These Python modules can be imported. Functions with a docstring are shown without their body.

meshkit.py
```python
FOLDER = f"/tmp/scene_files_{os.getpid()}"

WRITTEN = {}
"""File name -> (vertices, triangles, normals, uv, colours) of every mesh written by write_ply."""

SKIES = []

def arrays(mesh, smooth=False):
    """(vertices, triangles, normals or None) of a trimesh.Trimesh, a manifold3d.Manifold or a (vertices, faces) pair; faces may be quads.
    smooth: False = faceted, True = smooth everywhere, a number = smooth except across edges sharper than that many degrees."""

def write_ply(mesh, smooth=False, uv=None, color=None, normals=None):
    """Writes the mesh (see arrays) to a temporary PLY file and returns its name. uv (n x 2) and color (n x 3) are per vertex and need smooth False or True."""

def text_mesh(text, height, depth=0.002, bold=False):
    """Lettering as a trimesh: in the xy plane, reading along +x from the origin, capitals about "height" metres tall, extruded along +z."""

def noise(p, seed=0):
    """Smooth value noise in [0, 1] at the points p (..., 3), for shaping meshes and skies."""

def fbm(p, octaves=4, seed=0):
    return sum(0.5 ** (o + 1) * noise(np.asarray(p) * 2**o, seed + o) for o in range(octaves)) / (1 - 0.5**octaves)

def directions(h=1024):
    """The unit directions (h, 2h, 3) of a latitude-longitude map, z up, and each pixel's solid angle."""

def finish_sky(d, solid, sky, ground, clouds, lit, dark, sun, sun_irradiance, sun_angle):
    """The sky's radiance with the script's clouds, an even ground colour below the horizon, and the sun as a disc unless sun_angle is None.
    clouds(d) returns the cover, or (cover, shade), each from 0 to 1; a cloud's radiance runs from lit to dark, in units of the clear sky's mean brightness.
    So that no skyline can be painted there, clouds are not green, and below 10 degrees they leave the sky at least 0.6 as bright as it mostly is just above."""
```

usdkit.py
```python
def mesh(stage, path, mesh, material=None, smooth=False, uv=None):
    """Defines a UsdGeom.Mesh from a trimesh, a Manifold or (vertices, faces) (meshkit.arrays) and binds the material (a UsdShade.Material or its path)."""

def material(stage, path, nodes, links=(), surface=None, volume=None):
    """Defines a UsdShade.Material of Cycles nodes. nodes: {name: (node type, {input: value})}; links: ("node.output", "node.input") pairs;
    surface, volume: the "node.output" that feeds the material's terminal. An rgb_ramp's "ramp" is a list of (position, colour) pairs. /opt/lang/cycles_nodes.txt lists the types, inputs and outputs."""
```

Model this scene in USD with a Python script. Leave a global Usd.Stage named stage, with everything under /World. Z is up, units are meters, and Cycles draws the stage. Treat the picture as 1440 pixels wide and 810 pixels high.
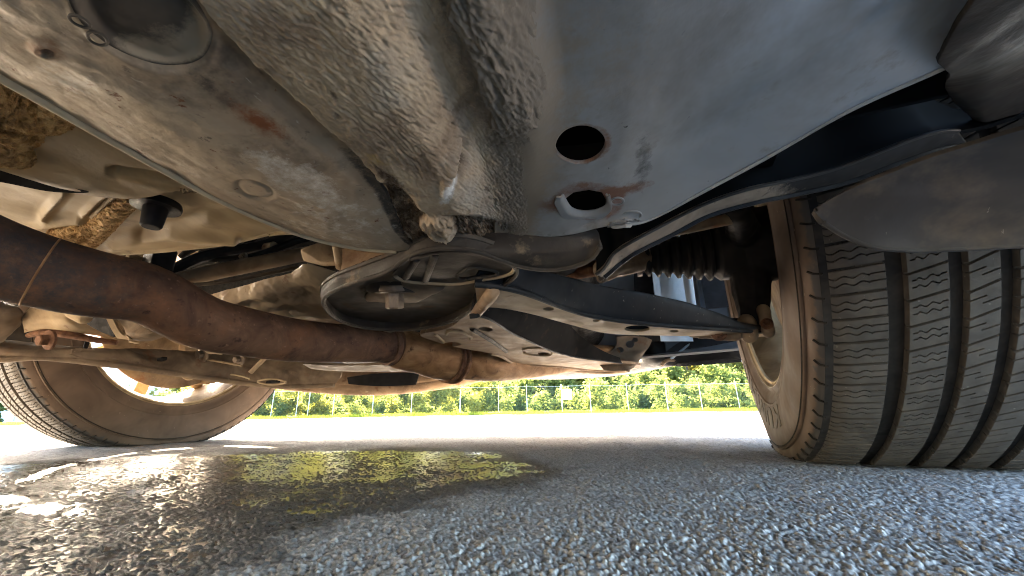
import math, random
import numpy as np, trimesh, shapely, manifold3d
from scipy.interpolate import PchipInterpolator, CubicSpline
from scipy.spatial import cKDTree
from shapely.geometry import Polygon, Point
import usdkit, meshkit
from pxr import Usd, UsdGeom, UsdLux, UsdShade, Gf, Sdf, Vt

rng = np.random.default_rng(7)
random.seed(7)
stage = Usd.Stage.CreateInMemory()
UsdGeom.SetStageUpAxis(stage, 'Z')
UsdGeom.Xform.Define(stage, '/World')
UsdGeom.Scope.Define(stage, '/World/Looks')

# ------------------------------------------------------------------ camera (x = car's right, y = car's front)
CAM_H, PITCH, YAW, ROLL, FPX = 0.0802, 0.3051, 0.3618, -0.0175, 547.8
EXPOSURE = 5.0
_R = np.array([math.cos(YAW), math.sin(YAW), 0]); _F = np.array([-math.sin(YAW), math.cos(YAW), 0]); _Z = np.array([0, 0, 1.0])
_fwd = math.cos(PITCH) * _F + math.sin(PITCH) * _Z
_up0 = -math.sin(PITCH) * _F + math.cos(PITCH) * _Z
_right = math.cos(ROLL) * _R + math.sin(ROLL) * _up0
_up = -math.sin(ROLL) * _R + math.cos(ROLL) * _up0
cam = UsdGeom.Camera.Define(stage, '/World/camera')
cam.CreateHorizontalApertureAttr(36.0); cam.CreateVerticalApertureAttr(20.25)
cam.CreateFocalLengthAttr(36.0 * FPX / 1440.0)
cam.CreateClippingRangeAttr(Gf.Vec2f(0.01, 5000.0))
cam.CreateExposureAttr(EXPOSURE)
M = Gf.Matrix4d(*[float(x) for x in (*_right, 0, *_up, 0, *(-_fwd), 0, 0, 0, CAM_H, 1)])
cam.AddTransformOp().Set(M)

# ------------------------------------------------------------------ sky and sun
SUN = np.array([-1.75, 0.74, 0.88]); SUN = SUN / np.linalg.norm(SUN)
EL = math.asin(SUN[2]); ROT = math.atan2(SUN[0], SUN[1])
def mat(name, nodes, links, surface=None, volume=None):
    return usdkit.material(stage, '/World/Looks/' + name, nodes, links, surface, volume)
sky_m = mat('sky', {'s': ('sky_texture', {'sky_type': 'single_scattering', 'sun_disc': False, 'sun_elevation': EL, 'sun_rotation': ROT, 'aerosol_density': 3.0}),
                    'b': ('background_shader', {'strength': 0.095})}, [('s.color', 'b.color')], 'b.background')
dome = UsdLux.DomeLight.Define(stage, '/World/sky')
dome.CreateIntensityAttr(1.0)
UsdShade.MaterialBindingAPI.Apply(dome.GetPrim()).Bind(sky_m)
dome.GetPrim().SetCustomDataByKey('kind', 'structure')
sun = UsdLux.DistantLight.Define(stage, '/World/sun')
sun.CreateIntensityAttr(1.25); sun.CreateAngleAttr(0.5); sun.CreateColorAttr(Gf.Vec3f(1.0, 0.80, 0.56)); sun.CreateNormalizeAttr(True)
zz = SUN; xx = np.cross([0, 0, 1.0], zz); xx /= np.linalg.norm(xx); yy = np.cross(zz, xx)
sun.AddTransformOp().Set(Gf.Matrix4d(*[float(v) for v in (*xx, 0, *yy, 0, *zz, 0, 0, 0, 20, 1)]))

# ------------------------------------------------------------------ points from pixels of the photograph
def ray(u, v):
    x, y = (u - 720.0), (v - 405.0)
    a, b = x / FPX, -y / FPX
    return _right * a + _up * b + _fwd
H0 = np.array([0, 0, CAM_H])
def Z(u, v, z): r = ray(u, v); return H0 + r * ((z - CAM_H) / r[2])
def YP(u, v, y): r = ray(u, v); return H0 + r * (y / r[1])
def XP(u, v, x): r = ray(u, v); return H0 + r * (x / r[0])
def D(u, v, d): return H0 + ray(u, v) * d
def dep(p): return float((np.asarray(p) - H0) @ _fwd)
def PL(u, v, pl): r = ray(u, v); t = (pl[0] - CAM_H) / (r[2] - pl[1] * r[0] - pl[2] * r[1]); return H0 + r * t
def A(*p): return np.array(p, float)

# ------------------------------------------------------------------ materials
def surf(name, ramp, scale=18, detail=7, distort=0.6, stretch=(1, 1, 1), rough=(0.5, 0.85), metallic=0.0, spots=(), bumps=((60, 0.4, 0.002), (400, 0.3, 0.0006)), bevel=0.0009, spec=0.14, masks=(), coat=0.0, emboss=None):
    """A dirty surface: colour from a noise ramp, spots (scale, lo, hi, colour, detail) over it, masks (primvar, colour) over that, roughness and relief from noise."""
    n = {'g': ('geometry', {}), 'mp': ('mapping', {'scale': stretch}),
         'n0': ('noise_texture', {'scale': scale, 'detail': detail, 'roughness': 0.62, 'distortion': distort}),
         'r0': ('rgb_ramp', {'ramp': ramp}), 'p': ('principled_bsdf', {'metallic': metallic, 'specular_ior_level': spec, 'coat_weight': coat, 'coat_roughness': 0.12}),
         'rr': ('map_range', {'from_min': 0.3, 'from_max': 0.7, 'to_min': rough[0], 'to_max': rough[1], 'clamp': True}),
         'nr': ('noise_texture', {'scale': scale * 2.7, 'detail': 4})}
    l = [('g.position', 'mp.vector'), ('mp.vector', 'n0.vector'), ('n0.fac', 'r0.fac'), ('g.position', 'nr.vector'), ('nr.fac', 'rr.value'), ('rr.result', 'p.roughness')]
    cur = 'r0.color'
    for i, s in enumerate(spots):
        sc, lo, hi, col = s[:4]; st = s[4] if len(s) > 4 else (1, 1, 1)
        n |= {f'sm{i}': ('mapping', {'scale': st, 'location': (i * 3.1, i * 1.7, 0.3)}), f's{i}': ('noise_texture', {'scale': sc, 'detail': 6, 'roughness': 0.65}),
              f'sr{i}': ('map_range', {'from_min': lo, 'from_max': hi, 'to_min': 0.0, 'to_max': 1.0, 'clamp': True}), f'sx{i}': ('mix_color', {'b': col})}
        l += [('g.position', f'sm{i}.vector'), (f'sm{i}.vector', f's{i}.vector'), (f's{i}.fac', f'sr{i}.value'), (f'sr{i}.result', f'sx{i}.fac'), (cur, f'sx{i}.a')]
        cur = f'sx{i}.result'
    for i, (pv, col) in enumerate(masks):
        n |= {f'ma{i}': ('attribute', {'attribute': pv}), f'mx{i}': ('mix_color', {'b': col}), f'mn{i}': ('noise_texture', {'scale': 110, 'detail': 9, 'roughness': 0.78}),
              f'mm{i}': ('math', {'math_type': 'multiply_add', 'value2': 1.9, 'value3': -0.95}), f'md{i}': ('math', {'math_type': 'add'}), f'mr{i}': ('map_range', {'from_min': 0.3, 'from_max': 0.8, 'to_min': 0.0, 'to_max': 1.0, 'clamp': True})}
        l += [('g.position', f'mn{i}.vector'), (f'mn{i}.fac', f'mm{i}.value1'), (f'ma{i}.fac', f'md{i}.value1'), (f'mm{i}.value', f'md{i}.value2'), (f'md{i}.value', f'mr{i}.value'), (f'mr{i}.result', f'mx{i}.fac'), (cur, f'mx{i}.a')]
        cur = f'mx{i}.result'
    l.append((cur, 'p.base_color'))
    nor = None
    if bevel:
        n['bv'] = ('bevel', {'samples': 4, 'radius': bevel}); nor = 'bv.bevel'
    for i, (sc, st, di) in enumerate(bumps):
        n |= {f'b{i}': ('noise_texture', {'scale': sc, 'detail': 5, 'roughness': 0.6}), f'bb{i}': ('bump', {'strength': st, 'distance': di})}
        l += [('g.position', f'b{i}.vector'), (f'b{i}.fac', f'bb{i}.height')]
        if nor: l.append((nor, f'bb{i}.normal'))
        nor = f'bb{i}.normal'
    if nor: l.append((nor, 'p.normal'))
    return mat(name, n, l, 'p.BSDF')

TAN = (0.36, 0.27, 0.165); TAN_D = (0.17, 0.12, 0.075); BROWN = (0.13, 0.085, 0.055); RUST = (0.19, 0.07, 0.028); RUST_D = (0.07, 0.028, 0.016); BLK = (0.012, 0.012, 0.013)
MT = {}
MT['rail'] = surf('grimy_rail_metal', [(0.25, (0.20, 0.145, 0.095)), (0.45, (0.285, 0.215, 0.145)), (0.6, (0.335, 0.265, 0.185)), (0.78, (0.43, 0.34, 0.23))], 14, rough=(0.42, 0.75),
    stretch=(1.6, 0.6, 1), spots=((24, 0.58, 0.74, (0.10, 0.076, 0.056)), (60, 0.63, 0.70, (0.46, 0.40, 0.31), (2.2, 0.6, 1)), (190, 0.64, 0.70, (0.17, 0.13, 0.095)), (140, 0.64, 0.69, (0.15, 0.065, 0.03))), masks=(('rust', RUST), ('dark', (0.05, 0.043, 0.036)), ('scuff', (0.60, 0.55, 0.47))), bumps=((35, 0.5, 0.003), (220, 0.35, 0.0008)))
MT['seal'] = surf('wrinkled_underseal', [(0.25, (0.15, 0.103, 0.067)), (0.42, (0.295, 0.215, 0.142)), (0.58, (0.435, 0.33, 0.215)), (0.75, (0.55, 0.435, 0.285))], 30, rough=(0.45, 0.7), spots=((9, 0.52, 0.72, (0.36, 0.34, 0.29)), (30, 0.64, 0.72, (0.42, 0.28, 0.11))),
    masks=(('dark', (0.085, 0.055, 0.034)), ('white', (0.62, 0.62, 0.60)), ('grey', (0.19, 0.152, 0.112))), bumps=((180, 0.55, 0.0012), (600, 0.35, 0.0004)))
MT['panel'] = surf('grey_painted_floor_metal', [(0.25, (0.165, 0.15, 0.13)), (0.45, (0.235, 0.223, 0.205)), (0.7, (0.295, 0.287, 0.272))], 7, rough=(0.34, 0.55), spec=0.38, spots=((9, 0.50, 0.72, (0.16, 0.135, 0.105)), (40, 0.60, 0.75, (0.17, 0.14, 0.11)), (120, 0.70, 0.74, (0.05, 0.045, 0.04))),
    masks=(('rust', (0.17, 0.08, 0.045)), ('dark', (0.05, 0.045, 0.04)), ('tan', (0.24, 0.19, 0.135))), bumps=((45, 0.25, 0.002), (500, 0.22, 0.0005)))
MT['tan'] = surf('dusty_tan_metal', [(0.25, (0.17, 0.125, 0.08)), (0.45, (0.31, 0.23, 0.145)), (0.65, (0.40, 0.305, 0.19)), (0.85, (0.50, 0.40, 0.26))], 16, stretch=(1, 1, 1), spots=((40, 0.62, 0.70, (0.20, 0.12, 0.07)),), rough=(0.5, 0.85))
MT['pan'] = surf('dusty_floor_pan', [(0.25, (0.26, 0.20, 0.12)), (0.5, (0.40, 0.31, 0.185)), (0.75, (0.50, 0.40, 0.25))], 7, stretch=(2.5, 0.8, 1), spots=((26, 0.60, 0.74, (0.22, 0.17, 0.11)), (70, 0.68, 0.74, (0.56, 0.48, 0.34))), rough=(0.4, 0.7), bumps=((20, 0.25, 0.003), (250, 0.25, 0.0008)))
MT['subframe'] = surf('red_brown_dusty_steel', [(0.25, (0.12, 0.078, 0.05)), (0.5, (0.25, 0.165, 0.10)), (0.75, (0.36, 0.25, 0.155))], 20, rough=(0.5, 0.8), spots=((34, 0.58, 0.68, (0.16, 0.085, 0.045)), (90, 0.62, 0.7, (0.42, 0.31, 0.21))))
MT['fuzz'] = surf('orange_brown_seam_foam', [(0.3, (0.22, 0.13, 0.055)), (0.5, (0.50, 0.32, 0.14)), (0.7, (0.68, 0.49, 0.24))], 130, stretch=(1, 1, 1), rough=(0.7, 0.95), bevel=0, bumps=((160, 0.9, 0.004), (500, 0.6, 0.001)))
MT['pipe'] = surf('rusted_exhaust_pipe', [(0.25, (0.042, 0.024, 0.018)), (0.42, (0.085, 0.048, 0.034)), (0.58, (0.135, 0.077, 0.050)), (0.76, (0.21, 0.122, 0.078))], 34, rough=(0.65, 0.92), metallic=0.05, spots=((14, 0.52, 0.68, (0.19, 0.092, 0.05)), (90, 0.60, 0.70, (0.05, 0.028, 0.022)), (190, 0.61, 0.69, (0.19, 0.115, 0.08))), bumps=((70, 0.35, 0.0015), (420, 0.55, 0.0007)), masks=(('dark', (0.055, 0.05, 0.05)),))
MT['rust'] = surf('flaking_rust', [(0.25, (0.05, 0.026, 0.017)), (0.5, (0.125, 0.062, 0.036)), (0.75, (0.23, 0.125, 0.075))], 60, rough=(0.7, 0.95), bumps=((90, 0.8, 0.002), (400, 0.6, 0.0008)))
MT['catalyst'] = surf('rust_stained_steel', [(0.25, (0.10, 0.05, 0.025)), (0.5, (0.26, 0.145, 0.07)), (0.75, (0.42, 0.27, 0.15))], 24, stretch=(1, 1, 2), rough=(0.45, 0.75), metallic=0.2, spots=((50, 0.6, 0.7, (0.08, 0.04, 0.022)),))
MT['arm'] = surf('black_painted_steel', [(0.3, (0.007, 0.008, 0.009)), (0.55, (0.013, 0.0145, 0.017)), (0.8, (0.03, 0.03, 0.031))], 20, rough=(0.4, 0.65), spots=((18, 0.64, 0.78, (0.04, 0.028, 0.019)), (200, 0.66, 0.70, (0.20, 0.18, 0.15))), bumps=((60, 0.25, 0.001), (350, 0.25, 0.0005)), spec=0.25)
MT['matt'] = surf('dusty_matt_black_steel', [(0.3, (0.010, 0.010, 0.011)), (0.55, (0.018, 0.018, 0.019)), (0.8, (0.035, 0.031, 0.027))], 22, rough=(0.85, 0.98), spec=0.06, spots=((30, 0.60, 0.74, (0.07, 0.05, 0.033)), (160, 0.66, 0.71, (0.13, 0.10, 0.075))))
MT['bracket'] = surf('dark_grey_bracket_steel', [(0.3, (0.026, 0.021, 0.017)), (0.55, (0.052, 0.042, 0.033)), (0.8, (0.10, 0.078, 0.055))], 20, spec=0.15, rough=(0.5, 0.8), spots=((30, 0.62, 0.74, (0.20, 0.145, 0.09)),))
MT['brown'] = surf('brown_dusty_steel', [(0.25, (0.09, 0.065, 0.045)), (0.5, (0.19, 0.14, 0.095)), (0.75, (0.31, 0.235, 0.155))], 18, rough=(0.5, 0.85), spots=((22, 0.58, 0.70, (0.17, 0.085, 0.045)), (60, 0.66, 0.72, (0.36, 0.28, 0.19))))
MT['black'] = surf('black_plastic', [(0.3, BLK), (0.7, (0.025, 0.026, 0.03))], 30, rough=(0.35, 0.6), spots=((14, 0.6, 0.8, (0.05, 0.042, 0.034)),))
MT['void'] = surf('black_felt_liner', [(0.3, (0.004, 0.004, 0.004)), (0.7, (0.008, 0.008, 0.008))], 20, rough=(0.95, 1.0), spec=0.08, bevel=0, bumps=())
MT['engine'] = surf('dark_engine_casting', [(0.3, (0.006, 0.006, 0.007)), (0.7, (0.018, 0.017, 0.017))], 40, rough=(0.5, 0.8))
MT['boot'] = surf('black_rubber_boot', [(0.3, (0.012, 0.012, 0.013)), (0.7, (0.022, 0.021, 0.02))], 30, rough=(0.5, 0.75), spots=((40, 0.6, 0.75, (0.055, 0.043, 0.032)),))
MT['liner'] = surf('grey_plastic_liner', [(0.3, (0.026, 0.022, 0.018)), (0.55, (0.043, 0.037, 0.031)), (0.8, (0.07, 0.06, 0.048))], 9, rough=(0.35, 0.6), stretch=(1, 1, 1), spots=((60, 0.68, 0.73, (0.34, 0.29, 0.23), (3, 1, 1)), (16, 0.58, 0.8, (0.11, 0.082, 0.055))), bumps=((50, 0.2, 0.0015), (600, 0.2, 0.0004)))
MT['plug'] = surf('dark_oval_rubber_plug', [(0.3, (0.055, 0.045, 0.036)), (0.6, (0.085, 0.07, 0.055)), (0.8, (0.15, 0.12, 0.085))], 12, rough=(0.4, 0.6), masks=(('tan', (0.27, 0.215, 0.15)),), bumps=((40, 0.25, 0.0015), (400, 0.25, 0.0004)))
MT['corner'] = surf('dirty_brown_liner', [(0.3, (0.014, 0.010, 0.007)), (0.55, (0.028, 0.020, 0.013)), (0.8, (0.055, 0.038, 0.025))], 26, rough=(0.55, 0.8), spots=((60, 0.66, 0.75, (0.11, 0.08, 0.055)),))
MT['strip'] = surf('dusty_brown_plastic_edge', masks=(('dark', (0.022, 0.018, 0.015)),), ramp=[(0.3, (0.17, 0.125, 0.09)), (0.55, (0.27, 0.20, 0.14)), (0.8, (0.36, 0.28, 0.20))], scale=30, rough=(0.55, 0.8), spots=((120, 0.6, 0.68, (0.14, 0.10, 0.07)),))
MT['blue'] = surf('pale_blue_grey_plastic', [(0.3, (0.34, 0.42, 0.50)), (0.7, (0.46, 0.55, 0.64))], 12, rough=(0.25, 0.45), spots=((20, 0.64, 0.8, (0.22, 0.24, 0.27)),))
MT['bluemid'] = surf('mid_blue_grey_plastic', [(0.3, (0.11, 0.145, 0.19)), (0.7, (0.16, 0.205, 0.26))], 12, rough=(0.3, 0.5))
MT['lip'] = surf('dusty_bare_edge', [(0.3, (0.40, 0.31, 0.20)), (0.7, (0.58, 0.47, 0.31))], 40, rough=(0.5, 0.7), bevel=0)
MT['bluedark'] = surf('dark_blue_grey_plastic', [(0.3, (0.030, 0.038, 0.050)), (0.7, (0.065, 0.078, 0.095))], 12, rough=(0.35, 0.55))
MT['dish'] = surf('grimy_dish_steel', [(0.3, (0.05, 0.041, 0.033)), (0.55, (0.088, 0.072, 0.056)), (0.8, (0.15, 0.118, 0.084))], 24, rough=(0.6, 0.85), spots=((40, 0.6, 0.7, (0.10, 0.06, 0.035)),))
MT['bolt'] = surf('worn_bolt_steel', [(0.3, (0.10, 0.075, 0.058)), (0.7, (0.23, 0.18, 0.135))], 80, rough=(0.4, 0.6), metallic=0.4)
MT['paint'] = surf('silver_car_paint', [(0.3, (0.32, 0.33, 0.34)), (0.7, (0.36, 0.37, 0.38))], 8, rough=(0.25, 0.35), metallic=0.3, coat=0.6)
MT['rubber'] = surf('tread_rubber', [(0.25, (0.032, 0.026, 0.020)), (0.5, (0.049, 0.041, 0.0325)), (0.75, (0.072, 0.058, 0.044))], 40, rough=(0.62, 0.85), bevel=0.0006, spots=((220, 0.66, 0.71, (0.13, 0.115, 0.10)), (14, 0.58, 0.78, (0.075, 0.062, 0.048))), bumps=((300, 0.4, 0.0006), (900, 0.4, 0.0003)))
MT['groove'] = surf('groove_rubber', [(0.3, (0.010, 0.0085, 0.007)), (0.7, (0.026, 0.020, 0.015))], 60, rough=(0.7, 0.9), bevel=0)
MT['side'] = surf('dusty_brown_sidewall', [(0.25, (0.060, 0.041, 0.029)), (0.5, (0.092, 0.064, 0.046)), (0.75, (0.13, 0.092, 0.066))], 13, rough=(0.6, 0.85), bevel=0, spots=((26, 0.60, 0.78, (0.10, 0.075, 0.055)), (200, 0.68, 0.72, (0.30, 0.23, 0.16))), masks=(('tread', (0.055, 0.05, 0.046)),), bumps=((45, 0.15, 0.001), (500, 0.25, 0.0004)))
MT['letter'] = surf('dark_sidewall_lettering', [(0.3, (0.045, 0.034, 0.027)), (0.7, (0.075, 0.055, 0.04))], 60, rough=(0.6, 0.8))
MT['rim'] = surf('dusty_alloy', [(0.25, (0.15, 0.105, 0.06)), (0.5, (0.27, 0.20, 0.12)), (0.75, (0.42, 0.34, 0.22))], 16, rough=(0.35, 0.6), metallic=0.45, spots=((30, 0.6, 0.72, (0.24, 0.17, 0.10)),))
MT['alloy'] = surf('clean_alloy', [(0.3, (0.50, 0.50, 0.50)), (0.7, (0.60, 0.60, 0.60))], 10, rough=(0.3, 0.45), metallic=0.5)
MT['disc'] = surf('brake_disc_steel', [(0.3, (0.20, 0.15, 0.10)), (0.7, (0.32, 0.25, 0.17))], 20, rough=(0.35, 0.6), metallic=0.4)

# ------------------------------------------------------------------ scene helpers
used = set()
def fresh(path):
    if path not in used:
        used.add(path); return path
    k = 1
    while f'{path}_{k:03d}' in used: k += 1
    used.add(f'{path}_{k:03d}'); return f'{path}_{k:03d}'
def tag(prim, label=None, category=None, group=None, kind=None):
    for k, v in (('label', label), ("category", category), ('group', group), ('kind', kind)):
        if v: prim.SetCustomDataByKey(k, v)
    return prim
CAR_BASE = A(-0.52, -0.65, 0)
origin = {}
def thing(name, loc, **kw):
    x = UsdGeom.Xform.Define(stage, fresh('/World/' + name)); x.AddTranslateOp().Set(Gf.Vec3d(*map(float, loc)))
    origin[str(x.GetPath())] = A(*loc); tag(x.GetPrim(), **kw); return str(x.GetPath())
def obj(name, mesh, m, parent='/World', smooth=35, pv=None, **kw):
    """One Mesh prim in world coordinates under parent (whose origin is subtracted)."""
    top = '/' + '/'.join(parent.strip('/').split('/')[:2])
    o = origin.get(top, A(0, 0, 0))
    v, f = mesh_vf(mesh)
    if pv:
        smooth = True; u_, inv = np.unique(f, return_inverse=True); v = v[u_]; f = inv.reshape(f.shape); pv = {k: np.asarray(a)[u_] for k, a in pv.items()}
    path = fresh(parent + '/' + name)
    pr = usdkit.mesh(stage, path, (v - o, f), MT[m] if isinstance(m, str) else m, smooth=smooth)
    for k, a in (pv or {}).items():
        UsdGeom.PrimvarsAPI(pr).CreatePrimvar(k, Sdf.ValueTypeNames.FloatArray, 'vertex').Set(Vt.FloatArray.FromNumpy(np.asarray(a, np.float32)))
    tag(pr.GetPrim(), **kw)
    return path
def mesh_vf(m):
    if hasattr(m, 'to_mesh'):
        q = m.to_mesh(); return np.array(q.vert_properties[:, :3], float), np.array(q.tri_verts)
    if isinstance(m, (tuple, list)):
        v, f = np.asarray(m[0], float), np.asarray(m[1])
        if f.shape[1] == 4: f = np.vstack([f[:, [0, 1, 2]], f[:, [0, 2, 3]]])
        return v, f
    return np.array(m.vertices, float), np.array(m.faces)
def join(*ms):
    vs, fs, n = [], [], 0
    for m in ms:
        v, f = mesh_vf(m); vs.append(v); fs.append(f + n); n += len(v)
    return np.vstack(vs), np.vstack(fs)
def spl(pts, n, closed=False, kind='c'):
    p = np.asarray(pts, float)
    if closed: p = np.vstack([p, p[:1]])
    s = np.concatenate([[0], np.cumsum(np.maximum(np.linalg.norm(np.diff(p, axis=0), axis=1), 1e-9))])
    t = np.linspace(0, s[-1], n + closed)
    if len(p) < 3: q = np.stack([np.interp(t, s, p[:, k]) for k in range(p.shape[1])], 1)
    elif closed: q = CubicSpline(s, p, bc_type='periodic')(t)
    else: q = (PchipInterpolator(s, p) if kind == 'p' else CubicSpline(s, p))(t)
    return q[:-1] if closed else q
def loft(rows, nu, nv, su=None):
    """Grid (nv, nu, 3) through rows of control points, one curve per row."""
    R = np.array([spl(r, nu, kind='p') for r in rows])
    s = np.arange(len(rows)); t = np.linspace(0, len(rows) - 1, nv)
    return PchipInterpolator(s, R, axis=0)(t) if len(rows) > 2 else R[0] + (R[1] - R[0]) * t[:, None, None]
def gridmesh(G):
    nv, nu = G.shape[:2]
    i, j = np.meshgrid(np.arange(nv - 1), np.arange(nu - 1), indexing='ij')
    q = np.stack([i * nu + j, i * nu + j + 1, (i + 1) * nu + j + 1, (i + 1) * nu + j], -1).reshape(-1, 4)
    return G.reshape(-1, 3), np.vstack([q[:, [0, 1, 2]], q[:, [0, 2, 3]]])
def gnormal(G):
    n = np.cross(np.gradient(G, axis=1), np.gradient(G, axis=0)); return n / np.maximum(np.linalg.norm(n, axis=2, keepdims=True), 1e-12)
def thick(G, t, away=True):
    """A closed sheet of thickness t grown from grid G to the side away from the camera."""
    n = gnormal(G)
    c = G.reshape(-1, 3).mean(0) - H0
    if away and (n.reshape(-1, 3).mean(0) @ c) < 0: n = -n
    nv, nu = G.shape[:2]; a = G.reshape(-1, 3); b = (G + n * t).reshape(-1, 3); N = len(a)
    _, f = gridmesh(G)
    ring = np.concatenate([np.arange(nu), np.arange(1, nv) * nu + nu - 1, (nv - 1) * nu + np.arange(nu - 2, -1, -1), np.arange(nv - 2, 0, -1) * nu])
    r2 = np.roll(ring, -1)
    side = np.vstack([np.stack([ring, r2, r2 + N], 1), np.stack([ring, r2 + N, ring + N], 1)])
    v = np.vstack([a, b]); F = np.vstack([f[:, ::-1], f + N, side])
    m = trimesh.Trimesh(v, F, process=False)
    if m.volume < 0: F = F[:, ::-1]
    return v, F
def frames(p):
    t = np.gradient(p, axis=0); t /= np.linalg.norm(t, axis=1, keepdims=True)
    a = np.cross(t[0], [0.123, 0.31, 0.94]); a /= np.linalg.norm(a); As = []
    for k in range(len(p)):
        a = a - t[k] * (a @ t[k]); a /= np.linalg.norm(a); As.append(a.copy())
    As = np.array(As); return t, As, np.cross(t, As)
def tube(path, r, sides=20, n=None, cap=True, kind='c'):
    p = np.asarray(path, float)
    if n: 
        rr = r; p0 = p
        s = np.concatenate([[0], np.cumsum(np.linalg.norm(np.diff(p0, axis=0), axis=1))]); p = spl(p0, n, kind=kind)
        if np.ndim(rr): r = np.interp(np.linspace(0, s[-1], n), s, rr)
    t, a, b = frames(p); ang = np.arange(sides) / sides * 2 * np.pi
    rad = np.broadcast_to(r, (len(p),))[:, None, None]
    V = p[:, None] + rad * (np.cos(ang)[None, :, None] * a[:, None] + np.sin(ang)[None, :, None] * b[:, None])
    i, j = np.meshgrid(np.arange(len(p) - 1), np.arange(sides), indexing='ij'); k = (j + 1) % sides
    q = np.stack([i * sides + j, i * sides + k, (i + 1) * sides + k, (i + 1) * sides + j], -1).reshape(-1, 4)
    v = V.reshape(-1, 3); f = np.vstack([q[:, [0, 1, 2]], q[:, [0, 2, 3]]])
    if cap:
        N = len(v); v = np.vstack([v, p[:1], p[-1:]]); jj = np.arange(sides); kk = (jj + 1) % sides; e = (len(p) - 1) * sides
        f = np.vstack([f, np.stack([kk, jj, np.full(sides, N)], 1), np.stack([e + jj, e + kk, np.full(sides, N + 1)], 1)])
    return v, f
def lathe(prof, axis0, axis, sides=48, closed=False, arc=None):
    """Profile [(t along axis, radius)] turned about the line axis0 + t * axis."""
    prof = np.asarray(prof, float); ax = np.asarray(axis, float) / np.linalg.norm(axis)
    a = np.cross(ax, [0, 0, 1.0]) if abs(ax[2]) < 0.9 else np.cross(ax, [1.0, 0, 0]); a /= np.linalg.norm(a); b = np.cross(ax, a)
    ang = np.arange(sides) / sides * 2 * np.pi
    V = axis0 + prof[:, 0][:, None, None] * ax + prof[:, 1][:, None, None] * (np.cos(ang)[None, :, None] * a + np.sin(ang)[None, :, None] * b)
    n = len(prof); m = n if closed else n - 1
    i, j = np.meshgrid(np.arange(m), np.arange(sides), indexing='ij'); k = (j + 1) % sides; i2 = (i + 1) % n
    q = np.stack([i * sides + j, i * sides + k, i2 * sides + k, i2 * sides + j], -1).reshape(-1, 4)
    return V.reshape(-1, 3), np.vstack([q[:, [0, 1, 2]], q[:, [0, 2, 3]]])
def poly_plate(uv, pl, t, holes=(), n=0, hn=0):
    """A plate whose underside lies in plane z = pl0 + pl1 x + pl2 y, outlined by pixels; t thick upwards."""
    P = np.array([PL(u, v, pl) for u, v in uv])[:, :2]
    if n: P = spl(P, n, closed=True)
    s = Polygon(P).buffer(0)
    for h in holes:
        q = np.array([PL(u, v, pl) for u, v in h])[:, :2]
        if hn: q = spl(q, hn, closed=True)
        s = s.difference(Polygon(q).buffer(0))
    s = max(getattr(s, 'geoms', [s]), key=lambda g: g.area)
    m = trimesh.creation.extrude_polygon(s, t, engine='earcut')
    v = np.array(m.vertices); v[:, 2] += pl[0] + pl[1] * v[:, 0] + pl[2] * v[:, 1]
    return v, np.array(m.faces)
def ell(cu, cv, a, b, ang=0, n=28):
    th = np.arange(n) / n * 2 * np.pi; c, s = math.cos(ang), math.sin(ang)
    return [(cu + a * math.cos(x) * c - b * math.sin(x) * s, cv + a * math.cos(x) * s + b * math.sin(x) * c) for x in th]
def ball(c, r, n=12): return manifold3d.Manifold.sphere(float(r), n).translate([float(x) for x in c])
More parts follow.
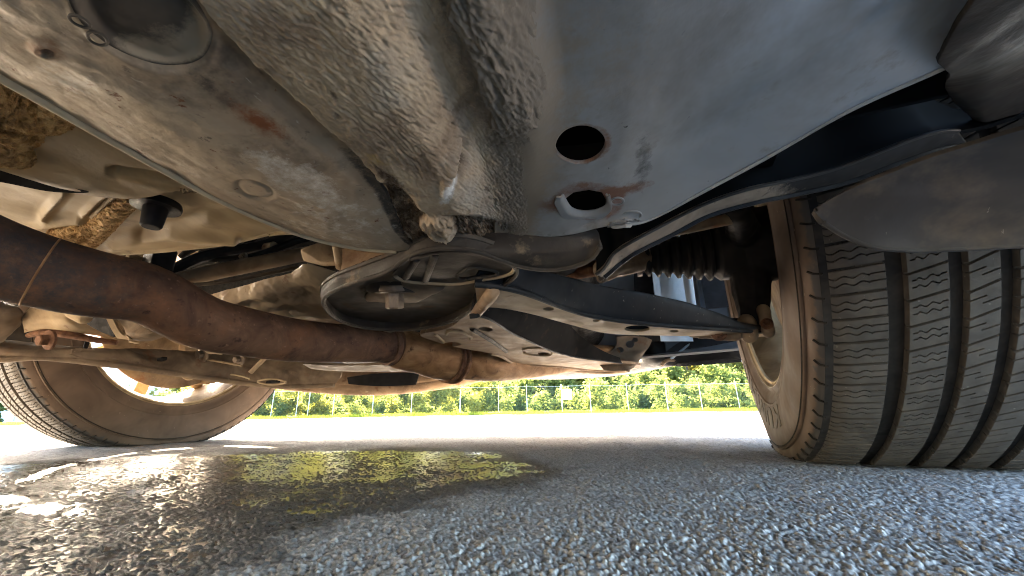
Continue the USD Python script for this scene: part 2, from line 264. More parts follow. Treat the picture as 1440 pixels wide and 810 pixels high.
def hull(pts, r, n=12): return manifold3d.Manifold.batch_hull([ball(p, rr, n) for p, rr in zip(pts, np.broadcast_to(r, (len(pts),)))])
def rbox(c, size, r=0.004, R=None, n=10):
    c, s = A(*c), A(*size) / 2 - r; R = np.eye(3) if R is None else R
    return hull([c + R @ (s * A(i, j, k)) for i in (-1, 1) for j in (-1, 1) for k in (-1, 1)], r, n)
def rotz(a): c, s = math.cos(a), math.sin(a); return np.array([[c, -s, 0], [s, c, 0], [0, 0, 1.0]])
def rot(ax, a): return trimesh.transformations.rotation_matrix(a, ax)[:3, :3]
def cast(m, edge=0.008, amp=0.0025, sc=60, smooth=6, seed=1):
    """A casting: refined, smoothed, roughened."""
    m = m.refine_to_length(edge); v, f = mesh_vf(m)
    t = trimesh.Trimesh(v, f, process=True)
    if smooth: trimesh.smoothing.filter_taubin(t, iterations=smooth)
    v = np.array(t.vertices); n = np.array(t.vertex_normals)
    v = v + n * ((meshkit.fbm(v * sc, 4, seed) - 0.5) * 2 * amp)[:, None]
    return v, np.array(t.faces)
def bolt(c, d, r=0.011, hgt=0.009, washer=True):
    """A hexagonal bolt head on a flanged washer, head pointing along d."""
    d = A(*d) / np.linalg.norm(d)
    parts = [lathe([(0, 0), (0, r), (hgt * 0.85, r), (hgt, r * 0.85), (hgt, 0)], c, d, 6)]
    if washer: parts.append(lathe([(-0.004, 0), (-0.004, r * 1.75), (-0.001, r * 1.7), (0.001, r * 1.1), (0.001, 0)], c, d, 24))
    return join(*parts)
def ss(x, a, b): t = np.clip((x - a) / (b - a), 0, 1); return t * t * (3 - 2 * t)
fbm = meshkit.fbm

# ------------------------------------------------------------------ ground
GZ = 0.016      # height of the paving above the tyres' unloaded lowest point
def slope(x, y):
    r = np.hypot(x, y); return GZ - 0.0088 * np.maximum(0, r - 3.0)
WET_EDGE = [(-0.44, 0.84), (-0.36, 0.83), (-0.28, 0.72), (-0.20, 0.66), (-0.155, 0.585), (-0.18, 0.47), (-0.215, 0.40), (-0.20, 0.33), (-0.245, 0.27), (-0.225, 0.215), (-0.25, 0.15), (-0.27, 0.05), (-0.6, -0.15), (-1.0, 0.0), (-1.2, 0.25), (-1.15, 0.5), (-0.95, 0.66), (-0.72, 0.80)]
wet_poly = Polygon(spl(np.array(WET_EDGE) * 0.8, 120, closed=True)).buffer(0)
def sdist(x, y):
    """Signed distance to the wet patch's edge, positive inside."""
    p = shapely.points(np.stack([x, y], -1))
    d = shapely.distance(p, wet_poly.exterior)
    return np.where(shapely.contains(wet_poly, p), d, -d)
def stones(x, y, cell, seed, size):
    """Height of a bed of rounded stones of about CELL metres (0 = gaps, 1 = tops) and each stone's own number."""
    g = np.random.default_rng(seed)
    lim = 2.3; n = int(2 * lim / cell)
    gx, gy = np.meshgrid((np.arange(n) + 0.5) * cell - lim, (np.arange(n) + 0.5) * cell - lim)
    c = np.stack([gx.ravel(), gy.ravel()], 1) + g.uniform(-0.48, 0.48, (n * n, 2)) * cell
    rad = g.uniform(*size, n * n) * cell; top = g.uniform(0.35, 1.0, n * n)
    d, i = cKDTree(c).query(np.stack([x, y], 1), k=4, workers=-1)
    hgt = top[i] * np.sqrt(np.clip(1 - (d / rad[i]) ** 2, 0, 1)) ** 0.45
    dx = x[:, None] - c[i, 0]; dy = y[:, None] - c[i, 1]; ta = g.uniform(0, 6.28, n * n)[i]; tk = g.uniform(0.1, 0.75, n * n)[i]
    hgt = hgt * np.clip(0.8 + tk * (dx * np.cos(ta) + dy * np.sin(ta)) / (cell * 0.5), 0, 1.25)
    k = hgt.argmax(1); r = np.arange(len(k))
    return hgt[r, k], g.uniform(0, 1, n * n)[i[r, k]]
def polar(rad, ang):
    A_, R_ = np.meshgrid(ang, rad); return R_ * np.cos(A_), R_ * np.sin(A_)
mid = math.pi / 2 + YAW
front = mid + np.linspace(-math.radians(72), math.radians(72), 900)
back = mid + np.linspace(math.radians(72), 2 * math.pi - math.radians(72), 110)[1:-1]
ang = np.concatenate([front, back])
rad = np.concatenate([0.085 * 1.0054 ** np.arange(580), np.geomspace(2.0, 900, 90)])
gx, gy = polar(rad, ang)
x, y = gx.ravel(), gy.ravel()
near = np.hypot(x, y) < 2.1
hgt = np.zeros(len(x)); tone = np.full(len(x), 0.5)
a1, n1 = stones(x[near], y[near], 0.0030, 3, (0.44, 0.82)); a2, n2 = stones(x[near], y[near], 0.0018, 4, (0.45, 0.84))
fade = 1 - ss(np.hypot(x[near], y[near]), 1.4, 2.0)
fine = fbm(np.stack([x[near] * 640, y[near] * 640, 0 * x[near]], 1), 3, 5)
und = fbm(np.stack([x[near] * 28, y[near] * 28, 0 * x[near] + 3], 1), 3, 6)
hgt[near] = (np.maximum(a1 * 0.0020, a2 * 0.0014 + 0.0002) + (fine - 0.5) * 0.0020 + (und - 0.5) * 0.0030) * fade - 0.0019
tone[near] = np.where(a1 * 0.0020 > a2 * 0.0014 + 0.0002, n1, n2)
wd = np.full(len(x), -1.0); wd[near] = sdist(x[near], y[near]) + (fbm(np.stack([x[near] * 22, y[near] * 22, 0 * x[near] + 9], 1), 4, 8) - 0.5) * 0.09
wet = ss(wd, -0.025, 0.02)
z = hgt + slope(x, y)
nu = len(ang)
i, j = np.meshgrid(np.arange(len(rad) - 1), np.arange(nu), indexing='ij'); k = (j + 1) % nu
q = np.stack([i * nu + j, i * nu + k, (i + 1) * nu + k, (i + 1) * nu + j], -1).reshape(-1, 4)
F_ = np.vstack([q[:, [0, 1, 2]], q[:, [0, 2, 3]]])
c0 = len(x); F_ = np.vstack([F_, np.stack([np.arange(nu), np.full(nu, c0), (np.arange(nu) + 1) % nu], 1)])
V_ = np.vstack([np.stack([x, y, z], 1), [[0, 0, GZ - 0.003]]])
asphalt_m = mat('asphalt', {
    'g': ('geometry', {}), 'at': ('attribute', {'attribute': 'tone'}), 'aw': ('attribute', {'attribute': 'wet'}), 'ah': ('attribute', {'attribute': 'high'}),
    'r': ('rgb_ramp', {'ramp': [(0.0, (0.29, 0.275, 0.255)), (0.35, (0.37, 0.355, 0.335)), (0.7, (0.42, 0.405, 0.385)), (0.9, (0.42, 0.385, 0.335)), (1.0, (0.46, 0.445, 0.43))]}),
    'af': ('attribute', {'attribute': 'bleached'}), 'm0': ('mix_color', {'b': (0.40, 0.385, 0.36)}),
    'n': ('noise_texture', {'scale': 500, 'detail': 4}), 'nf': ('noise_texture', {'scale': 30, 'detail': 8, 'roughness': 0.8}),
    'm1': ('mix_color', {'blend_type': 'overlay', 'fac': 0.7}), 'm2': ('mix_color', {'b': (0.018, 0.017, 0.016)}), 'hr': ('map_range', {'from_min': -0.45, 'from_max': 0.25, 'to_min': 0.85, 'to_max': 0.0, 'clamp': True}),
    'm3': ('mix_color', {'blend_type': 'multiply', 'b': (0.32, 0.31, 0.30)}), 'rg': ('map_range', {'from_min': 0.0, 'from_max': 1.0, 'to_min': 0.92, 'to_max': 0.34}),
    'b': ('bump', {'strength': 0.25, 'distance': 0.0005}), 'b2': ('bump', {'strength': 0.35, 'distance': 0.002}), 'nb': ('noise_texture', {'scale': 120, 'detail': 6, 'roughness': 0.8}),
    'p': ('principled_bsdf', {'specular_ior_level': 0.1})},
    [('g.position', 'n.vector'), ('g.position', 'nf.vector'), ('g.position', 'nb.vector'), ('at.fac', 'r.fac'), ('r.color', 'm0.a'), ('af.fac', 'm0.fac'), ('m0.result', 'm1.a'), ('n.fac', 'm1.b'), ('ah.fac', 'hr.value'), ('m1.result', 'm2.a'), ('hr.result', 'm2.fac'),
     ('m2.result', 'm3.a'), ('aw.fac', 'm3.fac'), ('m3.result', 'p.base_color'), ('aw.fac', 'rg.value'), ('rg.result', 'p.roughness'), ('nb.fac', 'b2.height'), ('n.fac', 'b.height'), ('b2.normal', 'b.normal'), ('b.normal', 'p.normal')], 'p.BSDF')
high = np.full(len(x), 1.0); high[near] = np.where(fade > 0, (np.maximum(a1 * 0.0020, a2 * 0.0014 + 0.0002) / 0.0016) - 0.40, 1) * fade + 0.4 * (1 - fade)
ext = lambda a, v: np.append(a, v)
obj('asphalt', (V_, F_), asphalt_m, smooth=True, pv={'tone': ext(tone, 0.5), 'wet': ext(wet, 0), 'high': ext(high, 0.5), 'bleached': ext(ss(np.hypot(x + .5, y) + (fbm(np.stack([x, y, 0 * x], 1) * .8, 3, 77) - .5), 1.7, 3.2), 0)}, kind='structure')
# the film of water that fills the gaps between the stones of the wet patch
film = GZ - 0.0019 + 0.00105 + (fbm(np.stack([x * 120, y * 120, 0 * x + 5], 1), 3, 12) - 0.5) * 0.0006 + (fbm(np.stack([x * 420, y * 420, 0 * x + 2], 1), 2, 13) - 0.5) * 0.0003 + (und_full := np.zeros(len(x)))
film[near] += (und - 0.5) * 0.0020
film += 0.00030 * ss(y - 0.15 * x, 0.30, 0.50)
lvl = film - 0.003 * (1 - ss(wd, -0.03, 0.05))
keep = wd > -0.03
fk = F_[:-nu][keep[F_[:-nu]].all(1)]
ids = np.unique(fk); back_ = np.full(len(V_), -1); back_[ids] = np.arange(len(ids))
water_m = mat('wet_film', {'g': ('geometry', {}), 'n': ('noise_texture', {'scale': 620, 'detail': 4, 'roughness': 0.65}), 'b': ('bump', {'strength': 0.25, 'distance': 0.0006}),
    'p': ('principled_bsdf', {'base_color': (0.034, 0.033, 0.029), 'roughness': 0.14, 'ior': 1.33, 'specular_ior_level': 0.55})},
    [('g.position', 'n.vector'), ('n.fac', 'b.height'), ('b.normal', 'p.normal')], 'p.BSDF')
obj('puddle', (np.stack([x, y, lvl], 1)[ids], back_[fk]), water_m, smooth=True, kind='structure')

# ------------------------------------------------------------------ verge, fence, trees (a frame turned like the view: q across, d away)
def W(q, d, zz=0.0):
    xy = _R * q + _F * d; return A(xy[0], xy[1], slope(xy[0], xy[1]) + zz)
DF = 25.5
def qd(u, d): return (u - 720) / FPX * d * math.cos(PITCH) * 1.03
Vv, nq = [], 90
for dd, zz in ((22.6, 0.012), (22.9, 0.05), (26, 0.10), (32, 0.25), (60, 0.6), (300, 2.0)):
    Vv += [W(q, dd + (0.25 * math.sin(q * 1.7) + 0.15 * math.sin(q * 4.1) if dd < 23 else 0), zz) for q in np.linspace(-70, 40, nq) * (1 if dd < 40 else 6)]
grass_m = mat('grass_ground', {'g': ('geometry', {}), 'n': ('noise_texture', {'scale': 1.3, 'detail': 8, 'roughness': 0.7}), 'r': ('rgb_ramp', {'ramp': [(0.3, (0.022, 0.042, 0.007)), (0.55, (0.042, 0.070, 0.011)), (0.8, (0.08, 0.095, 0.022))]}),
    'p': ('principled_bsdf', {'roughness': 0.9})}, [('g.position', 'n.vector'), ('n.fac', 'r.fac'), ('r.color', 'p.base_color')], 'p.BSDF')
obj('verge', gridmesh(np.array(Vv).reshape(6, nq, 3)), grass_m, smooth=True, kind='structure')
def leafmat(name, a, b, trans):
    return mat(name, {'o': ('geometry', {}), 'r': ('rgb_ramp', {'ramp': [(0.0, a), (1.0, b)]}), 'd': ('diffuse_bsdf', {}), 't': ('translucent_bsdf', {'color': trans}), 'x': ('mix_closure', {'fac': 0.5})},
               [('o.random_per_island', 'r.fac'), ('r.color', 'd.color'), ('d.BSDF', 'x.closure1'), ('t.BSDF', 'x.closure2')], 'x.closure')
LEAF = {'green': leafmat('green_leaves', (0.066, 0.092, 0.034), (0.125, 0.155, 0.060), (0.21, 0.26, 0.065)),
        'yellow': leafmat('yellow_green_leaves', (0.115, 0.122, 0.042), (0.19, 0.19, 0.07), (0.33, 0.33, 0.085)),
        'deep': leafmat('deep_green_leaves', (0.030, 0.055, 0.022), (0.060, 0.092, 0.038), (0.10, 0.14, 0.035)),
        'pale': leafmat('pale_yellow_green_stems', (0.16, 0.18, 0.05), (0.30, 0.31, 0.10), (0.40, 0.40, 0.08)),
        'grass': leafmat('grass_blades', (0.07, 0.11, 0.02), (0.13, 0.16, 0.03), (0.18, 0.22, 0.03))}
bark_m = surf('bark', [(0.3, (0.05, 0.04, 0.03)), (0.7, (0.12, 0.10, 0.075))], 6, rough=(0.8, 0.95), bevel=0, bumps=((14, 0.6, 0.02),))
def leaves(c, n, size, g, flat=0.0):
    """n four-cornered bent leaves about the points c."""
    a = g.normal(size=(n, 3)); a[:, 2] *= 0.6; a /= np.linalg.norm(a, axis=1, keepdims=True)
    b = np.cross(a, g.normal(size=(n, 3))); b /= np.linalg.norm(b, axis=1, keepdims=True)
    s = size * g.uniform(0.6, 1.4, (n, 1))
    v = np.stack([c - a * s, c + b * s * 0.45, c + a * s, c - b * s * 0.45], 1).reshape(-1, 3)
    k = np.arange(n)[:, None] * 4
    return v, np.vstack([k + [0, 1, 2], k + [0, 2, 3]])
def crown_points(g, n, h0, h1, r, clumps):
    cc = np.stack([g.uniform(-1, 1, clumps), g.uniform(-1, 1, clumps), g.uniform(0, 1, clumps)], 1)
    cc[:, :2] *= (r * np.sqrt(np.clip(1 - (2 * cc[:, 2:] - 0.8) ** 2 * 0.6, 0.1, 1))); cc[:, 2] = h0 + cc[:, 2] * (h1 - h0)
    rr = g.uniform(0.16, 0.34, clumps) * r * 1.1
    k = g.integers(0, clumps, n); d = g.normal(size=(n, 3)); d /= np.linalg.norm(d, axis=1, keepdims=True)
    return cc[k] + d * (rr[k] * g.uniform(0.35, 1.0, n) ** 0.5)[:, None] * [1, 1, 0.75], cc
def make_tree(name, h, r, leaf, seed, loc, n=20000, low=0.03, size=0.15, **kw):
    g = np.random.default_rng(seed)
    t = thing(name, loc, **kw); o = A(*loc)
    P, cc = crown_points(g, n, h * low, h, r, 34)
    obj('crown', (lambda m: (m[0] + o, m[1]))(leaves(P, n, size, g)), LEAF[leaf], t, smooth=False)
    br = [tube(np.array([[0, 0, -0.2], [0.05 * h * g.normal() * 0.3, 0.02 * h, h * 0.35], [0.02 * h, -0.02 * h, h * 0.8]]) + o, [0.035 * h * 0.6, 0.022 * h * 0.6, 0.006 * h], 9, n=8)]
    for c in cc[::3]:
        b0 = A(0.01 * h, 0, max(h * 0.15, c[2] * 0.62)); br.append(tube(np.array([b0, (b0 + c) / 2 + [0, 0, 0.03 * h], c]) + o, [0.012 * h, 0.008 * h, 0.003 * h], 6, n=5))
    obj('trunk', join(*br), bark_m, t)
    return t
def copy_of(path, name, loc, rz, sc, **kw):
    x = UsdGeom.Xform.Define(stage, fresh('/World/' + name)); x.AddTranslateOp().Set(Gf.Vec3d(*map(float, loc))); x.AddRotateZOp().Set(float(rz)); x.AddScaleOp().Set(Gf.Vec3f(*sc))
    r = x.GetPrim(); src = stage.GetPrimAtPath(path)
    # the parts alone are shared, so that place and turn are the copy's own
    for c in src.GetChildren():
        k = stage.DefinePrim(f'{x.GetPath()}/{c.GetName()}'); k.GetReferences().AddInternalReference(c.GetPath()); k.SetInstanceable(False)
    return tag(r, **kw)
kinds = {}
TREES = [  # (u, distance, kind, height, label)
    (395, 61, 'yellow', 16.5, 'yellow green tree beyond the fence just right of the left tyre'), (455, 66, 'yellow', 18.0, 'pale yellow tree beyond the fence under the curved front crossmember'),
    (520, 59, 'green', 15.0, 'mid green tree beyond the fence left of the gap under the catalyst'), (585, 64, 'green', 16.5, 'green tree beyond the fence below the rusty catalyst'),
    (640, 56, 'deep', 13.5, 'dark green tree behind the thick pale fence post'), (705, 62, 'yellow', 16.5, 'bright yellow tree standing left of the white sign'),
    (760, 54, 'yellow', 13.5, 'yellow tree directly behind the white sign'), (815, 64, 'green', 16.5, 'tall green tree right of the white sign'),
    (865, 57, 'green', 11.2, 'bushy green tree behind the fence beneath the black undertray'), (915, 66, 'deep', 11.2, 'dark tree behind the fence left of the control arm ball joint'),
    (965, 56, 'yellow', 11.2, 'yellowish tree behind the fence below the blue panel'), (1010, 61, 'green', 11.2, 'leafy green tree near the right tyre beyond the fence'),
    (1060, 57, 'yellow', 11.2, 'yellow green tree seen beside the sidewall of the right tyre'), (330, 69, 'green', 11.2, 'green tree partly hidden by the left tyre'),
    (8, 38, 'green', 2.2, 'low green tree at the far left behind the left tyre')]
for n_, (u, d, kd, hh, lb) in enumerate(TREES):
    loc = W(qd(u, d), d, 0.15); g = np.random.default_rng(50 + n_)
    if kd not in kinds:
        kinds[kd] = make_tree('tree', 6.0, 2.3, kd, 20 + len(kinds), loc, label=lb, category='tree', group='trees beyond the fence')
        first = stage.GetPrimAtPath(kinds[kd]); UsdGeom.Xformable(first).AddScaleOp().Set(Gf.Vec3f(hh / 6, hh / 6, hh / 6))
    else:
        s = hh / 6
        copy_of(kinds[kd], 'tree', loc, g.uniform(0, 360), (s * g.uniform(0.9, 1.2), s * g.uniform(0.9, 1.2), s), label=lb, category='tree', group='trees beyond the fence')
g = np.random.default_rng(77)
# a bank of far trees that reads as one mass behind
cq = np.stack([g.uniform(-85, 55, 1500), g.uniform(84, 100, 1500), g.uniform(0, 1, 1500) ** 0.9 * 21], 1); cq[:, 0] *= 1.7; cq[:, 2] *= 0.75 + 0.4 * np.sin(cq[:, 0] * 0.35) * np.sin(cq[:, 0] * 0.13 + 1)
cl_ = np.stack([g.uniform(-85, 55, 600), g.uniform(70, 80, 600), g.uniform(0, 5.0, 600)], 1); cl_[:, 0] *= 1.5; cq = np.vstack([cq, cl_]); NW = 170000; kk = g.integers(0, 2100, NW); dd = g.normal(size=(NW, 3)); dd /= np.linalg.norm(dd, axis=1, keepdims=True)
pp = cq[kk] + dd * g.uniform(0.7, 3.2, (NW, 1)); pp = _R * pp[:, :1] + _F * pp[:, 1:2] + [0, 0, 1] * (pp[:, 2:] - 0.1)
obj('distant_woodland', leaves(pp, NW, 0.55, g), LEAF['green'], smooth=False, kind='stuff', label='far off bank of mixed green woodland behind the trees')
# scrub and tall weeds behind and along the fence
def scrub(name, q0, q1, d0, d1, n, h, leaf, label, seed):
    big_ = 1 + (d0 > 32) * 0.9
    g = np.random.default_rng(seed); cl = max(8, int((q1 - q0) * 3)); c = np.stack([g.uniform(q0, q1, cl), g.uniform(d0, d1, cl), g.uniform(0.1, 1, cl) * h], 1)
    k = g.integers(0, cl, n); p = c[k] + g.normal(size=(n, 3)) * [0.22 * big_, 0.22, 0.24 * big_]; p[:, 2] = np.abs(p[:, 2])
    P = np.array([W(a, b, e) for a, b, e in p]); return obj(name, leaves(P, n, 0.095 * big_, g), LEAF[leaf], smooth=False, label=label, kind='stuff')
scrub('weeds', -26, 20, 26.2, 31, 52000, 1.9, 'green', 'tall green weeds and scrub growing behind the wire fence', 5)
scrub('sunlit_bushes', -42, -2, 33, 44, 40000, 3.4, 'yellow', 'bright yellow green bushes beyond the left part of the wire fence', 9)
scrub('green_bushes', -3, 30, 33, 44, 40000, 3.4, 'green', 'mid green bushes beyond the right part of the wire fence', 19)
scrub('flowering_weeds', -22, -2, 25.8, 28, 30000, 2.1, 'pale', 'pale yellow tall weeds behind the left stretch of fence', 6)
g = np.random.default_rng(8)
nb = 44000
bq, bd = g.uniform(-34, 19, nb), g.uniform(22.7, 26.5, nb); hb = g.uniform(0.06, 0.26, nb) * (0.6 + 0.8 * fbm(np.stack([bq, bd, bq * 0], 1) * 1.2, 2, 3))
B0 = np.array([W(a, b, 0.03) for a, b in zip(bq, bd)]); ln = g.normal(size=(nb, 3)) * 0.05; ln[:, 2] = hb; sd = g.normal(size=(nb, 3)); sd[:, 2] = 0; sd /= np.linalg.norm(sd, axis=1, keepdims=True)
vb = np.stack([B0 - sd * 0.012, B0 + sd * 0.012, B0 + ln], 1).reshape(-1, 3)
obj('grass', (vb, np.arange(nb * 3).reshape(-1, 3)), LEAF['grass'], smooth=False, kind='stuff', label='sunlit grass strip between the road and the wire fence')

# fence of galvanised posts and chain link
galv = surf('galvanised_steel', [(0.3, (0.30, 0.33, 0.31)), (0.7, (0.42, 0.45, 0.43))], 5, rough=(0.4, 0.6), metallic=0.3, bevel=0, bumps=())
wire_m = surf('fence_wire', [(0.3, (0.08, 0.12, 0.10)), (0.7, (0.13, 0.18, 0.15))], 5, rough=(0.4, 0.6), metallic=0.3, bevel=0, bumps=())
fence = thing('chain_link_fence', W(0, DF), label='long grey chain link fence on thin posts behind the grass strip', category='fence')
posts = [-21.5, -19.6, -17.5, -15.2, -12.9] + [qd(u, DF) for u in (422, 472, 526, 579, 646, 699, 738, 786, 825, 876, 930, 977, 1028, 1078, 1130)]
for k_, q_ in enumerate(posts):
    big = k_ == 9
    p0 = W(q_, DF, -0.2); hgt_ = 1.78 if not big else 1.55
    obj('post', join(lathe([(0, 0), (0, 0.021 + 0.014 * big), (hgt_ + 0.2, 0.021 + 0.014 * big), (hgt_ + 0.24, 0.02), (hgt_ + 0.25, 0)], p0, [0.01 * math.sin(k_), 0, 1], 12)), galv, fence)
obj('top_rail', tube([W(q, DF, 1.70) for q in np.linspace(-22, 19, 60)], 0.007, 6), galv, fence)
wires = []
for q0 in np.arange(-22, 19, 0.08):
    for s in (1, -1):
        a = W(q0, DF - 0.05, 0.02); b = W(q0 + s * 1.68, DF - 0.05, 1.70); e = A(*_F) * 0.0022; w = A(*_R) * 0.0010
        wires.append(np.array([a - w, a + w, b + w, b - w]))
nw = len(wires); k_ = np.arange(nw)[:, None] * 4
obj('chain_link', (np.vstack(wires), np.vstack([k_ + [0, 1, 2], k_ + [0, 2, 3]])), wire_m, fence, smooth=False)
# the sign on the fence
ps = W(qd(793, DF), DF - 0.09, 1.18)
sgn = thing('warning_sign', ps, label='small white rectangular sign with red lettering fixed to the fence', category='sign')
sw = mat('sign_white', {'p': ('principled_bsdf', {'base_color': (0.70, 0.70, 0.70), 'roughness': 0.4})}, [], 'p.BSDF')
sr_ = mat('sign_red', {'p': ('principled_bsdf', {'base_color': (0.42, 0.03, 0.03), 'roughness': 0.4})}, [], 'p.BSDF')
Rs = rotz(YAW)
def signbox(cx, cz, w, hh, dpt): 
    v, f = mesh_vf(rbox((0, 0, 0), (w, dpt, hh), min(0.004, dpt / 2.2))); return (v + [cx, 0, cz]) @ Rs.T + ps, f
obj('board', signbox(0, 0, 0.60, 0.62, 0.02), sw, sgn)
for rz_, wd_ in ((0.17, 0.44), (0.09, 0.36), (0.02, 0.40)):
    v, f = signbox(0, rz_, wd_, 0.035, 0.012); obj('red_text_line', (v - _F * 0.012, f), sr_, sgn)
# a pale building far off at the left
pb = W(-57, 46)
bld = thing('building', pb, label='long pale blue building with a yellow stripe at far left', category='building')
wl = mat('pale_blue_cladding', {'g': ('geometry', {}), 'w': ('wave_texture', {'scale': 2.0}), 'p': ('principled_bsdf', {'base_color': (0.36, 0.46, 0.51), 'roughness': 0.5})}, [], 'p.BSDF')
yl = mat('yellow_stripe', {'p': ('principled_bsdf', {'base_color': (0.62, 0.46, 0.16), 'roughness': 0.5})}, [], 'p.BSDF')
dk = mat('dark_plinth', {'p': ('principled_bsdf', {'base_color': (0.06, 0.06, 0.06), 'roughness': 0.8})}, [], 'p.BSDF')
def bb(cx, cy, cz, sx, sy, sz): v, f = mesh_vf(rbox((cx, cy, cz), (sx, sy, sz), 0.03)); return v @ Rs.T + pb, f
obj('wall', bb(0, 0, 4.5, 50, 12, 9.0), wl, bld); obj('stripe', bb(0, -6.02, 1.7, 50, 0.08, 0.22), yl, bld); obj('plinth', bb(0, -6.05, 0.2, 50.1, 0.2, 0.5), dk, bld); obj('roof', bb(0, 0, 9.15, 50.6, 12.6, 0.3), dk, bld)
for k_ in range(-12, 13): obj('cladding_joint', bb(k_ * 2.0, -6.01, 4.6, 0.06, 0.06, 8.4), wl, bld)

# ------------------------------------------------------------------ the car
CAR = thing('car', CAR_BASE, label='underside and front wheels of a silver car seen from the ground, rusty exhaust pipe', category='car')
def part(name, mesh, m, parent=CAR, **kw): return obj(name, mesh, m, parent, **kw)

# --- the big floor pressing overhead: a grid of control points (u, v, height)
ROWS_V = [-330, -120, 0, 80, 150, 215, 262, 300, 335]
C = {  # column: u at each row, then v offsets at the last rows
    1: [(-760, -330, .196), (-390, -120, .193), (-182, 0, .19), (-43, 80, .19), (78, 150, .19), (192, 215, .189), (276, 262, .188), (345, 297, .187), (440, 334, .186), (560, 353, .185)],
    2: [(-420, -330, .185), (-150, -120, .184), (30, 0, .183), (110, 70, .183), (200, 135, .183), (295, 200, .183), (362, 250, .183), (420, 285, .183), (480, 322, .183), (570, 352, .184)],
    3: [(-60, -330, .190), (90, -120, .188), (225, 0, .187), (285, 68, .187), (360, 138, .187), (440, 203, .187), (488, 250, .186), (520, 288, .186), (545, 325, .185), (580, 351, .185)],
    4: [(20, -330, 0.19), (175, -120, 0.19), (274, 0, 0.1895), (333, 68, 0.1895), (407, 135, 0.1895), (480, 200, 0.189), (522, 246, 0.188), (548, 290, 0.1875), (562, 325, 0.1865), (592, 351, 0.186)],
    5: [(90, -330, 0.19), (240, -120, 0.1895), (335, 0, 0.189), (395, 68, 0.189), (455, 132, 0.1885), (516, 198, 0.188), (552, 250, 0.187), (572, 295, 0.1865), (590, 328, 0.186), (608, 351, 0.1855)],
    6: [(330, -330, .191), (410, -120, .190), (460, 0, .190), (510, 72, .190), (552, 138, .190), (592, 200, .189), (622, 252, .187), (637, 292, .186), (645, 325, .186), (648, 350, .186)],
    7: [(560, -330, .208), (580, -120, .207), (603, 0, .206), (628, 75, .206), (655, 145, .206), (677, 205, .205), (690, 252, .202), (697, 288, .200), (700, 318, .197), (698, 341, .193)],
    8: [(650, -330, .206), (660, -120, .205), (672, 0, .203), (694, 78, .203), (722, 148, .203), (738, 206, .204), (742, 252, .203), (742, 286, .201), (736, 314, .198), (730, 337, .194)],
    9: [(790, -330, .222), (790, -120, .218), (785, 0, .215), (795, 78, .213), (798, 148, .210), (792, 206, .207), (784, 250, .204), (775, 284, .201), (766, 311, .198), (760, 334, .194)],
    10: [(960, -330, .222), (930, -120, .218), (905, 0, .215), (890, 80, .213), (880, 150, .210), (868, 206, .207), (850, 250, .204), (834, 284, .201), (816, 308, .198), (800, 329, .194)],
    11: [(1330, -330, .245), (1230, -120, .238), (1160, 0, .232), (1085, 80, .227), (1020, 148, .222), (962, 204, .216), (925, 246, .210), (896, 276, .205), (868, 300, .200), (845, 319, .195)],
    12: [(1760, -300, .258), (1580, -120, .252), (1420, 30, .246), (1325, 94, .240), (1200, 150, .232), (1087, 214, .222), (1012, 255, .214), (958, 284, .207), (915, 306, .201), (880, 313, .195)],
}
cols = []
for k in sorted(C): cols.append(np.array([Z(*p) for p in C[k]]))
cols = np.array(cols)                       # (12, 10, 3)
NU, NV = 420, 380
def floorgrid(k0, k1, nu, nv, fine=True):
    """The pressing between columns k0 and k1 (fractional), as a grid."""
    s = np.arange(len(cols)) + 1.0
    t = np.linspace(0, cols.shape[1] - 1, nv)
    rows = CubicSpline(np.arange(cols.shape[1]), cols, axis=1)(t)
    return PchipInterpolator(s, rows, axis=0)(np.linspace(k0, k1, nu)).transpose(1, 0, 2)
def param(k0, k1, nu, nv): return np.meshgrid(np.linspace(k0, k1, nu), np.linspace(0, 9, nv))
def pixof(G):
    q = G - H0; d = q @ _fwd; return 720 + FPX * (q @ _right) / d, 405 - FPX * (q @ _up) / d
def blobm(u, v, cu, cv, a, b, angd=0):
    c, s = math.cos(math.radians(angd)), math.sin(math.radians(angd)); x, y = u - cu, v - cv
    return np.clip(1.25 - np.sqrt(((x * c + y * s) / a) ** 2 + ((-x * s + y * c) / b) ** 2) * 0.75, 0, 1)
# 1. rail: columns 1..4
G = floorgrid(1, 4.2, 170, 330); S_, T_ = param(1, 4.2, 170, 330); u, v = pixof(G)
nrm = gnormal(G); nrm *= np.sign(nrm[..., 2:3])          # upwards, away from the camera
dsp = (fbm(G * 45, 4, 3) - 0.5) * 0.0030 + (fbm(G * 160, 3, 4) - 0.5) * 0.0010
dsp += -0.0016 * ss(blobm(u, v, 60, 72, 22, 11, 25), 0.3, 0.9) + 0.003 * ss(blobm(u, v, 66, 74, 10, 6, 25), 0.3, 0.9)   # welded blister with a pit
dsp += 0.0012 * (ss(blobm(u, v, 358, 268, 24, 11, 15), 0.25, 0.5) - ss(blobm(u, v, 358, 268, 21, 9, 15), 0.3, 0.6))
dsp += ss(T_, 6.0, 8.2) * (fbm(G * 380, 3, 8) - 0.5) * 0.0012
pl_ = ss(blobm(u, v, 200, 22, 104, 62, 33), 0.42, 0.62); dsp += 0.0042 * pl_                 # oval recess
dsp += -0.0008 * (ss(blobm(u, v, 200, 22, 118, 74, 33), 0.42, 0.6) - pl_)
rust = 0.75 * blobm(u, v, 365, 172, 40, 16, 25) + 0.6 * blobm(u, v, 250, 8, 40, 16, 40) + 0.5 * blobm(u, v, 60, 72, 40, 20, 25) + 0.55 * ss(S_, 3.5, 4.0) * ss(T_, 5.5, 7.5)
